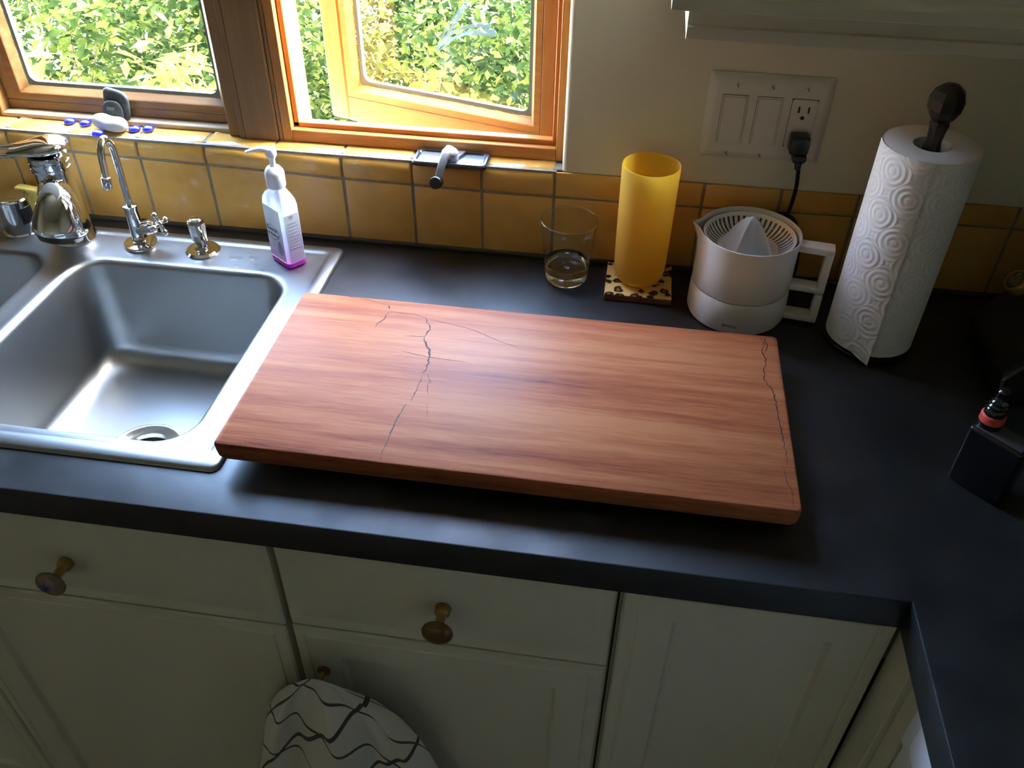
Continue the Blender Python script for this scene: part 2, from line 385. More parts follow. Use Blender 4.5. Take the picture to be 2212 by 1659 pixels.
def knob(par, x, z, dirv, star=True):
    k = thing('knob', None, None); k.parent = par; dv = Vector(dirv).normalized(); c = Vector((x, FY, z))
    bm = bmesh.new()
    prof = [(.0085,-.0005),(.0098,.001),(.0092,.009),(.0075,.0105),(.0060,.012),(.0054,.024),(.0065,.028),(.012,.0295)]
    lathe(bm, prof, c, dv, 28); obj('stem', bm, brass, k, smooth=50)
    hb = bmesh.new(); hp = [(.006,.0285),(.015,.030),(.0182,.033),(.0188,.036),(.0165,.040),(.010,.043),(.002,.0442)]
    lathe(hb, hp, c, dv, 36); hm = knob_dark if not star else knob_cer
    obj('head', hb, hm, k, smooth=60)
    return k
knob_cer = mat('glazed_knob', (.22,.14,.08), .2)
_tc = coords(knob_cer); noise_col(knob_cer, [(.3,(.12,.08,.05)),(.6,(.30,.19,.11)),(.8,(.34,.27,.2))], 60)
knob_dark = mat('dark_brass_knob', (.16,.10,.03), .18, .5)
blue = mat('blue_glaze', (.03,.03,.22), .25)
def cabinet(x0, x1, label, z_split=-.2185, drawer=True, dx=None, doors=None):
    cb = thing('base_cabinet', label, 'cabinet', (0,0,0)); carcass(x0, x1, cb)
    zt = -CT-.0065
    if drawer:
        dr = thing('drawer', None, None); dr.parent = cb
        obj('drawer_front', front_slab(bmesh.new(), x0+.003, x1-.003, z_split+.002, zt), paint, dr, smooth=25)
        ztop = z_split-.002
    else: dr = None; ztop = zt
    for a, b in (doors or [(x0+.003, x1-.003)]): door_parts(a, b, -.815, ztop, cb)
    return cb, dr
cA, dA = cabinet(-.545, .4575, 'white painted sink cabinet with wide drawer front above double doors', -.2235, True, doors=[(-.542,-.047),(-.043,.4545)])
cB, dB = cabinet(.4605, .8615, 'white painted cabinet with one drawer above a door, towel hanging on it', -.2165)
cC, dC = cabinet(.8640, 1.1600, 'white painted corner cabinet with one tall panelled door and no knob', drawer=False)
k1 = knob(dA, .186, -.146, (-.02,-1,.02)); k2 = knob(dB, .662, -.137, (0,-1,0), star=False)
bm = bmesh.new()    # blue star painted on the left knob
cst = Vector((.186,FY,-.146))+Vector((-.02,-1,.02)).normalized()*.0440; ctr = bm.verts.new(cst+Vector((0,-.0006,0))); pts = []
for i in range(16):
    rr = .0115 if i % 2 == 0 else .0042; a = 2*PI*i/16+.2; q = rr/.0188
    pts.append(bm.verts.new(cst+Vector((rr*math.cos(a), -.0006+.0035*q*q*1.6, rr*math.sin(a)))))
for i in range(16): bm.faces.new((ctr, pts[i], pts[(i+1)%16]))
o = obj('star_motif', bm, blue, dA); o['label'] = 'blue star painted on the round knob'
# hook that carries the towel
hk = thing('hook', None, None); hk.parent = cB; bm = bmesh.new(); tube(bm, smoothpath([(.494,FY+.001,-.310),(.494,FY-.024,-.310),(.494,FY-.032,-.302),(.494,FY-.033,-.296)],6), .003, 10); lathe(bm, [(.009,0),(.009,.003),(.004,.0045)], (.494,FY,-.310), (0,-1,0), 20)
obj('hook_arm', bm, brass, hk, smooth=50)
# leg cabinets on the right: seen along their faces
LX = 1.172
def leg_front(par, y0, y1, z0, z1, x=LX, t=.019, panel=True, m=paint, name='drawer_front'):
    bm = bmesh.new(); rings = []
    pr_ = ((0,x+t),(0,x+.003),(.0025,x),(.016,x),(.018,x+.0014),(.021,x+.0014),(.023,x))
    for d, xx in pr_: rings.append([Vector((xx,y0-d,z0+d)),Vector((xx,y1+d,z0+d)),Vector((xx,y1+d,z1-d)),Vector((xx,y0-d,z1-d))])
    loft(bm, rings); return obj(name, bm, m, par, smooth=25)
cD = thing('base_cabinet', 'white painted cabinet under the right worktop leg, seen edge on beside the corner', 'cabinet')
bm = bmesh.new(); box(bm, (LX+.021,-1.27,-.83), (1.78,-.56,-CT-.002)); obj('carcass', bm, paint, cD)
V('filler_strip', (LX-.008,-.6195,-.83), (LX+.020,-.5655,-CT-.003), paint, cD)
V('stile', (LX,-.6505,-.815), (LX+.019,-.6200,-CT-.003), paint, cD)
cE = thing('white_leg_front', 'white front under the right worktop leg', 'white_leg_front')  # whiter front further along the leg, its top part slightly proud
leg_front(cE, -.654, -1.25, -.815, -.150, name='door', m=mat('white_front', (.85,.86,.84), .3))
leg_front(cE, -.654, -1.25, -.146, -.0495, x=LX-.006, t=.025, name='upper_front', m=mat('white_front_upper', (.85,.86,.84), .3))

# ------------------------------------------------------------------ wall cabinet, top right
wc = thing('wall_cabinet', 'white painted wall cabinet with stepped moulding, its lower edge at the top right', 'cabinet')
V('carcass', (.8715,-.290,.4650), (1.797,.0025,1.30), paint, wc, .001)
bm = bmesh.new()
prof = [(-.292,.4795),(-.306,.4800),(-.3085,.4815),(-.306,.486),(-.306,.56),(-.290,.56),(-.290,.500),(-.290,.4795)]
bx0 = .849
def run(bm, prof, x0, x1, yret=.0025, step=0):
    rings = []
    for x in (x0, x1): rings.append([Vector((x, y, z)) for y, z in prof])
    loft(bm, rings)
run(bm, [(-.290,.468),(-.3085,.4665),(-.311,.468),(-.311,.4775),(-.3065,.4800),(-.304,.484),(-.304,1.30),(-.290,1.30)], .8475, 1.797)
obj('face_moulding', bm, paint, wc)
bm = bmesh.new(); run(bm, [(-.262,.4648),(-.262,.4310),(-.276,.4305),(-.279,.4325),(-.279,.444),(-.275,.4455),(-.275,.4648)], .866, 1.797); obj('light_rail', bm, paint, wc)
V('side_panel', (.8475,-.2895,.4665), (.8712,.0025,1.30), paint, wc)
V('light_rail_return', (.866,-.2615,.4310), (.880,.0025,.4648), paint, wc)

# ================================================================== SINK
sk = thing('double_sink', 'stainless steel double bowl drop-in sink set in the black worktop', 'sink')
bm = bmesh.new(); K = 8
N0 = [rrect(SX0+d, SY0+d, SX1-d, SY1-d, r, z, K) for d, r, z in ((0,.012,.0008),(.0015,.012,.0045),(.004,.011,.0062),(.016,.010,.0064),(.0185,.012,.0058),(.021,.014,.0042),(.024,.016,.0036))]
vs = loft(bm, N0, False, False); plate_loop = vs[-1]
bowls = [(-.001,-.496,.339,-.129),(-.386,-.496,-.046,-.129)]
loops = [plate_loop]; lips = []
for (x0,y0,x1,y1) in bowls:
    rs = []
    prof = [(-.012,.0036,.058),(-.006,.0040,.054),(-.002,.0030,.050),(.0015,-.001,.048),(.0028,-.006,.047),(.005,-.05,.047),(.010,-.145,.046)]
    for k in range(1, 8):
        a = PI/2*k/7; prof.append((.010+.032*(1-math.cos(a)), -.145-.032*math.sin(a), .046+.02*math.sin(a)))
    prof.append((.06,-.1785,.05)); prof.append((.09,-.1795,.05))
    for d, z, r in prof: rs.append(rrect(x0+d,y0+d,x1-d,y1-d,r,z,K))
    v = loft(bm, rs, False, False); loops.append(v[0]); lips.append(v[-1])
fill_between(bm, loops)
DR = [(.162,-.343),(-.216,-.343)]
for L, (dx, dy) in zip(lips, DR):
    c = [bm.verts.new(p) for p in ring((dx,dy,-.180), .0565, 40)]
    for i in range(40): bm.edges.new((c[i], c[(i+1)%40]))
    # bridge lip of the floor to the round drain seat
    es = [bm.edges.get((L[i], L[(i+1)%len(L)])) for i in range(len(L))]+[bm.edges.get((c[i], c[(i+1)%40])) for i in range(40)]
    bmesh.ops.triangle_fill(bm, use_beauty=True, edges=es)
obj('sink_body', bm, steel, sk, smooth=45)
rim_m = mat('drain_rim_steel', (.66,.66,.62), .3, 1.0); dark_in = mat('drain_inside', (.12,.10,.06), .35, .8)
for dx, dy in DR:
    d = thing('drain', None, None); d.parent = sk; bm = bmesh.new()
    lathe(bm, [(.0568,-.1802),(.0562,-.1790),(.053,-.1785),(.0505,-.1792),(.0495,-.1812),(.043,-.1835),(.0405,-.1860),(.0385,-.1900)], (dx,dy,0), n=48, cap0=False, cap1=False); obj('drain_flange', bm, rim_m, d, smooth=50)
    bm = bmesh.new(); lathe(bm, [(.0386,-.1898),(.037,-.225),(.030,-.245)], (dx,dy,0), n=40, cap0=False, cap1=True); obj('drain_cup', bm, dark_in, d, smooth=50)
# water drops and puddles on the rim
drop = glassmat('water_drop', (.93,.95,.96))
bm = bmesh.new()
for k, (px_, py_, r_) in enumerate([(.235,-.090,.011),(.262,-.086,.009),(.245,-.112,.006),(.272,-.104,.005),(.288,-.118,.006),(-.030,-.30,.004),(-.022,-.26,.003),(-.026,-.215,.004),(-.02,-.34,.005),(.250,-.075,.004),(.345,-.115,.003)]):
    rr = [Vector((px_+r_*f*(1+.3*math.sin(3*a+k))*math.cos(a), py_+r_*f*.7*(1+.25*math.cos(2*a+k))*math.sin(a), z)) for f, z in ((1,.00365),(.85,.0040),(.5,.0042)) for a in [2*PI*i/20 for i in range(20)]]
    loft(bm, [rr[0:20], rr[20:40], rr[40:60]], cap0=False)
o = obj('water_drops', bm, drop, sk, smooth=True); o['kind'] = 'stuff'
# ------------------------------------------------------------------ main faucet
ZR = .0036
fa = thing('faucet', 'large chrome single-lever kitchen faucet with a short pull-out spray head', 'faucet', (-.040,-.072,ZR))
bm = bmesh.new(); lathe(bm, [(.0335,0),(.0335,.003),(.031,.006),(.029,.030),(.0275,.060),(.027,.078),(.0262,.079),(.0262,.118),(.0285,.1195),(.0285,.1235),(.0268,.1245),(.0268,.1275),(.0288,.1285),(.0288,.1325),(.0268,.1335),(.0268,.1365),(.0285,.1375),(.0275,.142),(.020,.144)], n=48)
obj('body', bm, chrome, fa, smooth=40)
bm = bmesh.new(); tube(bm, smoothpath([(.002,-.008,.088),(.012,-.030,.094),(.022,-.046,.094)],5), lambda t: .0235-.003*t, 28); obj('spout_neck', bm, chrome, fa, smooth=60)
bm = bmesh.new(); a0 = Vector((.029,-.040,.108)); axd = Vector((-.10,-.26,-.96)).normalized()
lathe(bm, [(.004,-.0015),(.012,0),(.0205,.006),(.0270,.016),(.0320,.029),(.0358,.043),(.0378,.056),(.0385,.0635),(.0372,.066),(.030,.0665)], a0, axd, 44); obj('spray_head', bm, chrome, fa, smooth=50)
bm = bmesh.new(); lathe(bm, [(.0345,.0640),(.0350,.0690),(.0325,.0715),(.0305,.0770),(.026,.0780)], a0, axd, 44); obj('spray_face', bm, bronze, fa, smooth=40)
bm = bmesh.new(); nn = Vector((-.05,-.80,.60)).normalized(); bc = a0+axd*.010+Vector((0,-.0135,.010)); lathe(bm, [(.0150,-.009),(.0150,.0006),(.0135,.0014)], bc, nn, 30); obj('spray_button', bm, mat('grey_button', (.5,.53,.52), .35, .6), fa, smooth=40)
# lever: domed cap with an open loop handle
# one smooth wedge from the domed cap to the left tip, pierced by a long triangular opening
def lev(x): return Vector((x, .13*min(x,0), .152+.10*x))
xs = [.0345,.031,.024,.012,-.002,-.018,-.032,-.044]; hw = [.006,.0165,.0245,.0300,.0305,.0285,.0262,.0240]; th = [.004,.009,.0135,.0165,.0165,.0135,.0105,.0088]
rings = []
for x, w, h in zip(xs, hw, th):
    c = lev(x); rings.append([c+Vector((0, w*math.cos(2*PI*j/32), h*math.sin(2*PI*j/32)*(1 if math.sin(2*PI*j/32) > 0 else .5))) for j in range(32)])
bm = bmesh.new(); loft(bm, rings); obj('lever_cap', bm, chrome, fa, smooth=50)
bm = bmesh.new(); P = []
for sg in (1, -1):
    L = [(-.038,.0165),(-.062,.0150),(-.090,.0115),(-.120,.0070),(-.150,.0030)]
    if sg < 0: L = L[::-1][1:]
    for x, w in L: c = lev(x); P.append((c.x, c.y+sg*w*1.05, c.z-.0015*(sg < 0)))
tube(bm, smoothpath(P,6), lambda t: .0078-.0035*math.sin(PI*t), 14, ry=.55, flat=(0,.1,1)); obj('lever_loop', bm, chrome, fa, smooth=60)
# ------------------------------------------------------------------ air gap
ag = thing('air_gap', 'chrome cylindrical air gap cap with a dark slot, left of the faucet', 'air gap', (-.135,-.064,ZR))
bm = bmesh.new(); lathe(bm, [(.0295,0),(.0295,.002),(.0255,.0035),(.0250,.050),(.0256,.0525),(.0256,.0575),(.0235,.0595),(.018,.0603)], n=40); obj('cap', bm, chrome, ag, smooth=35)
bm = bmesh.new(); rr = []
for a in [-.75,-.6,-.45,-.3,-.15,0,.15]:
    rr.append([Vector((r_*math.cos(a), r_*math.sin(a), z)) for r_, z in ((.0245,.020),(.0257,.020),(.0257,.046),(.0245,.046))])
loft(bm, rr); obj('slot', bm, blackp, ag)
sp = B((-.028,-.008,0),(.028,.008,.052),.003); 
o = tag(obj('sponge', sp, mat('yellow_sponge', (.75,.62,.16), .9), loc=(-.129,-.022,.0062)), 'small yellow sponge standing behind the chrome air gap cap', 'sponge'); o.rotation_euler = (0,0,-.15)
# ------------------------------------------------------------------ filtered water tap
ft = thing('filter_tap', 'slim chrome gooseneck filter tap with a cross handle', 'tap', (.074,-.077,ZR))
bm = bmesh.new(); lathe(bm, [(.0265,0),(.0265,.003),(.025,.006),(.019,.0075),(.0115,.0085),(.0125,.012),(.0108,.015),(.0100,.064),(.0112,.066),(.0112,.070),(.0075,.071)], n=36); obj('body', bm, chrome, ft, smooth=40)
bm = bmesh.new(); tube(bm, smoothpath([(0,0,.066),(0,0,.110),(0,0,.150),(0,-.003,.170),(0,-.013,.182),(0,-.024,.178),(0,-.031,.165),(0,-.034,.145),(0,-.037,.128)], 8), .0052, 14); obj('spout', bm, chrome, ft, smooth=60)
bm = bmesh.new(); ad = Vector((0,-.003,-.017)).normalized(); lathe(bm, [(.0058,0),(.0072,.001),(.0072,.015),(.006,.018)], (0,-.0365,.134), ad, 24); obj('aerator', bm, chrome, ft, smooth=40)
vd = Vector((.9,-.15,.38)).normalized()
bm = bmesh.new(); lathe(bm, [(.0095,0),(.0098,.018),(.0112,.0185),(.0112,.033),(.0095,.034),(.006,.036),(.005,.046)], (.002,0,.027), vd, 28); obj('valve', bm, chrome, ft, smooth=40)
bm = bmesh.new(); vc = Vector((.002,0,.027))+vd*.048; s_ = vd.cross(Vector((0,0,1))).normalized(); t_ = vd.cross(s_)
for d in (s_, t_):
    tube(bm, [vc-d*.014, vc-d*.0135, vc+d*.0135, vc+d*.014], .0036, 12)
    for q in (-1, 1): bmesh.ops.create_icosphere(bm, subdivisions=2, radius=.0056, matrix=Matrix.Translation(vc+d*.0145*q))
bmesh.ops.create_icosphere(bm, subdivisions=2, radius=.0065, matrix=Matrix.Translation(vc)); obj('cross_handle', bm, chrome, ft, smooth=60)
# ------------------------------------------------------------------ small dispenser / hot tap
hs = thing('side_sprayer', 'short chrome sprayer with a round base, between filter tap and soap bottle', 'sprayer', (.177,-.078,ZR))
bm = bmesh.new(); lathe(bm, [(.0268,0),(.0268,.002),(.0235,.005),(.012,.006),(.0095,.010)], n=36); obj('base', bm, chrome, hs, smooth=35)
bm = bmesh.new(); lathe(bm, [(.0085,.006),(.0085,.012),(.0115,.020),(.0125,.030),(.0135,.046),(.0138,.051),(.0115,.056),(.0085,.0585),(.003,.0592)], n=10, ph=.3); obj('body', bm, chrome, hs, smooth=25)
bm = bmesh.new(); tube(bm, smoothpath([(.004,-.008,.046),(.010,-.013,.040),(.014,-.017,.030),(.017,-.019,.020)],5), lambda t: .0052-.001*math.sin(t*PI*3)**2, 12); obj('nozzle', bm, chrome, hs, smooth=40)

# ================================================================== SOAP BOTTLE
sbt = thing('soap_bottle', 'clear lilac hand soap pump bottle with translucent white pump, on the sink rim', 'bottle', (.3205,-.084,ZR), math.radians(143.5))
bot_m = glassmat('lilac_clear_plastic', (.90,.88,.96))
_t = bot_m.node_tree; _o = _t.nodes['Material Output']; _p = _o.inputs[0].links[0].from_socket; _d = _t.nodes.new('ShaderNodeBsdfTranslucent'); _d.inputs[0].default_value = (.80,.88,.95,1)
_m2 = _t.nodes.new('ShaderNodeMixShader'); _m2.inputs[0].default_value = .38; _t.links.new(_p, _m2.inputs[1]); _t.links.new(_d.outputs[0], _m2.inputs[2]); _t.links.new(_m2.outputs[0], _o.inputs[0])
liq_m = mat('magenta_soap', (.62,.04,.50), .1, Transmission_Weight=.4, IOR=1.3)
def rr2(hx, hy, r, z, k=5): return rrect(-hx,-hy,hx,hy,r,z,k)
bm = bmesh.new(); hx, hy = .0255, .0165
rs = [rr2(hx-.003,hy-.003,.007,.0002), rr2(hx-.0005,hy-.0005,.007,.003), rr2(hx,hy,.007,.008), rr2(hx,hy,.007,.100), rr2(hx-.001,hy-.001,.0075,.108), rr2(hx-.005,hy-.003,.009,.115), rr2(.013,.0125,.0115,.120), rr2(.0115,.0115,.0112,.1235), rr2(.0115,.0115,.0112,.128)]
loft(bm, rs); obj('bottle_body', bm, bot_m, sbt, smooth=50)
bm = bmesh.new(); loft(bm, [rr2(hx-.0035,hy-.0035,.006,.0008), rr2(hx+.0003,hy+.0003,.0072,.0035), rr2(hx+.0003,hy+.0003,.0072,.0098)]); obj('soap_liquid', bm, liq_m, sbt, smooth=50)
pump_m = mat('translucent_white_plastic', (.88,.90,.93), .25, Transmission_Weight=.25)
bm = bmesh.new(); lathe(bm, [(.0132,.1262),(.0140,.128),(.0140,.148),(.0130,.151),(.0095,.156),(.0060,.1575)], n=36); obj('pump_collar', bm, pump_m, sbt, smooth=40)
bm = bmesh.new(); lathe(bm, [(.0045,.155),(.0042,.168),(.0062,.171),(.0080,.174),(.0082,.181),(.0068,.1845)], n=28); obj('pump_stem', bm, pump_m, sbt, smooth=40)
bm = bmesh.new(); na = math.radians(180-143.5+3)
tube(bm, smoothpath([(0,0,.182),(.012*math.cos(na),.012*math.sin(na),.1835),(.024*math.cos(na),.024*math.sin(na),.181),(.036*math.cos(na),.036*math.sin(na),.1765)],6), lambda t: .0062-.0025*t, 14, ry=.62); obj('pump_nozzle', bm, pump_m, sbt, smooth=60)
bm = bmesh.new(); lathe(bm, [(.0035,.012),(.0035,.122)], n=12); obj('dip_tube', bm, pump_m, sbt, smooth=60)
lab_m = mat('label_film', (.60,.58,.66), .35); bs(lab_m).inputs['Alpha'].default_value = .70
_g = nd(lab_m, 'ShaderNodeTexNoise', Scale=40, Detail=3); lk(lab_m, coords(lab_m), _g.inputs[0])
_z = nd(lab_m, 'ShaderNodeSeparateXYZ'); lk(lab_m, coords(lab_m), _z.inputs[0])
_a = nd(lab_m, 'ShaderNodeMath', operation='MULTIPLY_ADD'); _a.inputs[1].default_value = 10.; lk(lab_m, _z.outputs[2], _a.inputs[0]); _b = nd(lab_m, 'ShaderNodeMath', operation='MULTIPLY'); _b.inputs[1].default_value = .25; lk(lab_m, _g.outputs[0], _b.inputs[0]); lk(lab_m, _b.outputs[0], _a.inputs[2])
lk(lab_m, ramp(lab_m, _a.outputs[0], [(.25,(.44,.36,.47)),(.62,(.52,.47,.58)),(.80,(.60,.66,.68)),(1,(.66,.72,.68))]), bs(lab_m).inputs['Base Color'])
y_ = hy+.0004
bm = bmesh.new(); box(bm, (-hx+.0045, hy+.0001, .012), (hx-.0045, hy+.0004, .098)); obj('front_label', bm, lab_m, sbt)
bm = bmesh.new(); box(bm, (-hx-.0004, -hy+.004, .012), (-hx-.0001, hy-.004, .090)); obj('side_label', bm, lab_m, sbt)
ink = mat('label_ink', (.10,.12,.18), .5); ink2 = mat('faint_label_ink', (.36,.33,.46), .5); lab_w = mat('label_white', (.72,.72,.74), .45)
def ell(bm, cx, cz, a, b, y, n=40, hole_=None, tilt=0):
    f = lambda a_, b_: [Vector((cx+a_*math.cos(t)*math.cos(tilt)-b_*math.sin(t)*math.sin(tilt), y, cz+a_*math.cos(t)*math.sin(tilt)+b_*math.sin(t)*math.cos(tilt))) for t in [2*PI*i/n for i in range(n)]]
    if hole_: loft(bm, [f(a,b), f(a-hole_, b-hole_)], False, False)
    else: bm.faces.new([bm.verts.new(p) for p in f(a,b)])
bm = bmesh.new(); ell(bm, .004, .056, .0165, .0115, hy+.0008); obj('label_oval', bm, lab_w, sbt)
bm = bmesh.new(); ell(bm, .004, .056, .0168, .0118, hy+.0010, hole_=.0011); obj('label_oval_ring', bm, ink, sbt)
bm = bmesh.new(); n = 20     # dark seed / petal motif under the oval
L = [Vector((-.010+.0065*math.sin(2*PI*i/n)*(1-.25*math.cos(2*PI*i/n)), hy+.0007, .033+.012*math.cos(2*PI*i/n))) for i in range(n)]; bm.faces.new([bm.verts.new(p) for p in L]); obj('label_petal', bm, mat('violet_ink', (.16,.13,.24), .5), sbt)
for s_, z_, sz in (('SOUTH', .0585, .0078), ('OF FRANCE', .0510, .0058)):
    textobj(s_, sz, ink, sbt, frame_m((.004, hy+.0011, z_-.001), (-1,0,0), (0,0,1)))
bm = bmesh.new(); rs_ = random.Random(3)
for k in range(9):       # rows of tiny print
    z_ = .076-.0052*k; w_ = rs_.uniform(.014,.020); box(bm, (-hx-.0009, -w_/2, z_), (-hx-.0006, w_/2, z_+.0011))
box(bm, (-hx-.0009,-.003,.083),(-hx-.0006,.003,.0885))
for k in range(3): box(bm, (-.004, hy+.0006, .020-.003*k), (.016, hy+.0008, .0208-.003*k))
obj('small_print', bm, ink2, sbt)['kind'] = 'stuff'

# ================================================================== CUTTING BOARD
bw = mat('mahogany_board', (.45,.17,.09), .42)
co = coords(bw, (1,1,1))
n1 = nd(bw, 'ShaderNodeTexNoise', Scale=3.2, Detail=5, Roughness=.55, Distortion=.15); mp_ = nd(bw,'ShaderNodeMapping'); mp_.inputs['Scale'].default_value=(.55,11,11); mp_.inputs['Rotation'].default_value=(0,0,math.radians(2.5)); lk(bw, co, mp_.inputs[0]); lk(bw, mp_.outputs[0], n1.inputs[0])
n2 = nd(bw, 'ShaderNodeTexNoise', Scale=9, Detail=6, Roughness=.7); mp2 = nd(bw,'ShaderNodeMapping'); mp2.inputs['Scale'].default_value=(2.2,34,34); lk(bw, co, mp2.inputs[0]); lk(bw, mp2.outputs[0], n2.inputs[0])
mx = nd(bw, 'ShaderNodeMath', operation='MULTIPLY_ADD'); mx.inputs[1].default_value = .38; lk(bw, n2.outputs[0], mx.inputs[0]); ms = nd(bw,'ShaderNodeMath', operation='MULTIPLY'); ms.inputs[1].default_value=.72; lk(bw, n1.outputs[0], ms.inputs[0]); lk(bw, ms.outputs[0], mx.inputs[2])
cA_ = ramp(bw, mx.outputs[0], [(.36,(.115,.021,.009)),(.43,(.23,.058,.021)),(.53,(.33,.098,.037)),(.66,(.42,.155,.062))])
lk(bw, cA_, bs(bw).inputs['Base Color']); bump(bw, n2.outputs[0], .10, .0008)
_r = ramp(bw, n2.outputs[0], [(.3,(.44,)*3),(.7,(.54,)*3)]); lk(bw, _r, bs(bw).inputs['Roughness']); bs(bw).inputs['Specular IOR Level'].default_value = .15
cbd = thing('cutting_board', 'thick reddish mahogany cutting board with jagged dark cracks, lying over the sink edge', 'cutting board', (.7175,-.375,.0))
bm = bmesh.new(); bx, by_ = .3205, .1540
loft(bm, [rrect(-bx+d,-by_+d,bx-d,by_-d,.004,z,3) for d, z in ((.010,.0148),(.0045,.0175),(.0012,.024),(0,.034),(0,.0425),(.0008,.0442),(.0022,.0450))])
obj('board_body', bm, bw, cbd, smooth=35)
crk = mat('crack_dark', (.035,.012,.008), .8)
def crack(pts, w=.0009, jag=.0012, label=None, seed=1):
    rs = random.Random(seed); P = []
    for (a, b) in zip(pts[:-1], pts[1:]):
        k = max(2, int(math.dist(a, b)/.004))
        for i in range(k):
            t = i/k; P.append((a[0]+(b[0]-a[0])*t+rs.uniform(-jag,jag), a[1]+(b[1]-a[1])*t+rs.uniform(-jag,jag)))
    P.append(pts[-1]); bm = bmesh.new(); vs = []
    for i, p in enumerate(P):
        q0 = Vector(P[max(i-1,0)]); q1 = Vector(P[min(i+1,len(P)-1)]); t = (q1-q0).normalized(); nn_ = Vector((-t.y, t.x)); ww = w*rs.uniform(.45,1.35)*min(1, .35+3*min(i, len(P)-1-i)/len(P))/2
        z = .04512; c = Vector(p)-Vector((.7175,-.375))
        vs.append((bm.verts.new((c.x+nn_.x*ww, c.y+nn_.y*ww, z)), bm.verts.new((c.x-nn_.x*ww, c.y-nn_.y*ww, z))))
    for i in range(len(vs)-1): bm.faces.new((vs[i][0], vs[i][1], vs[i+1][1], vs[i+1][0]))
    return obj('crack', bm, crk, cbd)
crack([(.447,-.2215),(.486,-.226),(.521,-.235)], .0006, .0004)
crack([(.521,-.235),(.524,-.243)], .0022, .0006); crack([(.526,-.249),(.522,-.268),(.517,-.280),(.516,-.287)], .0013, .0014, seed=4)
crack([(.526,-.249),(.563,-.250),(.575,-.255)], .0008, .0004); crack([(.575,-.255),(.586,-.273),(.589,-.280),(.584,-.297)], .0016, .0012, seed=5)
crack([(.559,-.299),(.584,-.297)], .0010, .0003)
crack([(.584,-.298),(.589,-.309),(.593,-.318),(.598,-.324),(.600,-.341),(.602,-.349),(.602,-.360),(.599,-.371)], .0022, .0013, seed=6)
crack([(.600,-.376),(.601,-.394),(.600,-.405),(.597,-.424)], .0012, .0012, seed=7); crack([(.594,-.430),(.590,-.449),(.589,-.473),(.588,-.493),(.587,-.516)], .0014, .0007, seed=8); crack([(.587,-.516),(.588,-.5275)], .0006, .0003)
crack([(.606,-.372),(.612,-.384),(.611,-.396),(.616,-.412)], .0008, .0008, seed=9); crack([(.618,-.425),(.624,-.455)], .0004, .0004)
crack([(.586,-.258),(.643,-.271),(.679,-.289),(.715,-.303)], .0005, .0005, seed=10); crack([(.560,-.331),(.600,-.338),(.645,-.340)], .0007, .0003)
crack([(1.015,-.2225),(1.020,-.237),(1.017,-.258),(1.020,-.277),(1.016,-.296),(1.015,-.315),(1.020,-.329),(1.024,-.340),(1.026,-.365),(1.027,-.390),(1.028,-.418),(1.029,-.448),(1.029,-.462)], .0013, .0013, seed=12)
crack([(1.021,-.2245),(1.024,-.245),(1.019,-.262)], .0009, .0009, seed=13); crack([(1.024,-.466),(1.026,-.488),(1.030,-.501),(1.030,-.527)], .0007, .0008, seed=14)
for sx in (-1,1):
    for sy in (-1,1):
        bm = bmesh.new(); lathe(bm, [(.011,.0002),(.0125,.002),(.011,.0149)], (sx*.255+.03, sy*.10, 0), n=20); obj('foot', bm, rubber, cbd, smooth=40)

# ================================================================== THINGS ON THE COUNTER
# tumbler
tg = thing('drinking_glass', 'clear glass tumbler with a little water and a bubble in its thick base', 'glass', (.747,-.058,.0003))
bm = bmesh.new()
lathe(bm, [(.020,0),(.029,.0012),(.0318,.006),(.0334,.0185),(.018,.0180),(.001,.0178)], n=56); obj('glass_base', bm, clear, tg, smooth=60)
bm = bmesh.new(); lathe(bm, [(.0335,.0186),(.0346,.030),(.0385,.065),(.0413,.099)], n=56, cap0=False, cap1=False); obj('glass_wall', bm, glassmat('thin_glass', (.95,.97,.96)), tg, smooth=60)
bm = bmesh.new(); lathe(bm, [(.0411,.0988),(.0418,.0994),(.0418,.1002),(.0411,.1007),(.0405,.1000),(.0406,.0992),(.0411,.0988)], n=56, cap0=False, cap1=False); obj('rim', bm, clear, tg, smooth=60)
bm = bmesh.new(); lathe(bm, [(.001,.0186),(.0325,.0190),(.0340,.0300),(.0341,.0312),(.001,.0312)], n=48); obj('water', bm, water, tg, smooth=40)
bm = bmesh.new(); bmesh.ops.create_uvsphere(bm, u_segments=24, v_segments=14, radius=.0042, matrix=Matrix.Translation((0,0,.0100))@Matrix.Diagonal((1,1,.8,1))); obj('bubble', bm, mat('air_bubble', (1,1,1), 0, Transmission_Weight=1, IOR=.72), tg, smooth=True)
# coaster
ct = thing('coaster', 'leopard print square coaster with red-brown edges under the yellow vase', 'coaster', (.856,-.058,0), math.radians(0))
V('coaster_base', (-.049,-.047,0), (.049,.047,.0088), mat('coaster_edge', (.20,.07,.045), .45), ct, .0008)
leo = mat('leopard_print', (.8,.6,.2), .22)
v1 = nd(leo, 'ShaderNodeTexVoronoi', Scale=62); v1.inputs['Randomness'].default_value = .85
wn_ = nd(leo,'ShaderNodeTexNoise', Scale=60, Detail=2); lk(leo, coords(leo), wn_.inputs[0])
ad_ = nd(leo,'ShaderNodeVectorMath', operation='MULTIPLY_ADD'); ad_.inputs[1].default_value = (.010,)*3; lk(leo, wn_.outputs['Color'], ad_.inputs[0]); lk(leo, coords(leo), ad_.inputs[2]); lk(leo, ad_.outputs[0], v1.inputs['Vector'])
lk(leo, ramp(leo, v1.outputs['Distance'], [(.12,(.32,.16,.05)),(.22,(.30,.15,.05)),(.27,(.05,.016,.008)),(.44,(.055,.018,.009)),(.50,(.74,.55,.20)),(1,(.80,.62,.25))]), bs(leo).inputs['Base Color'])
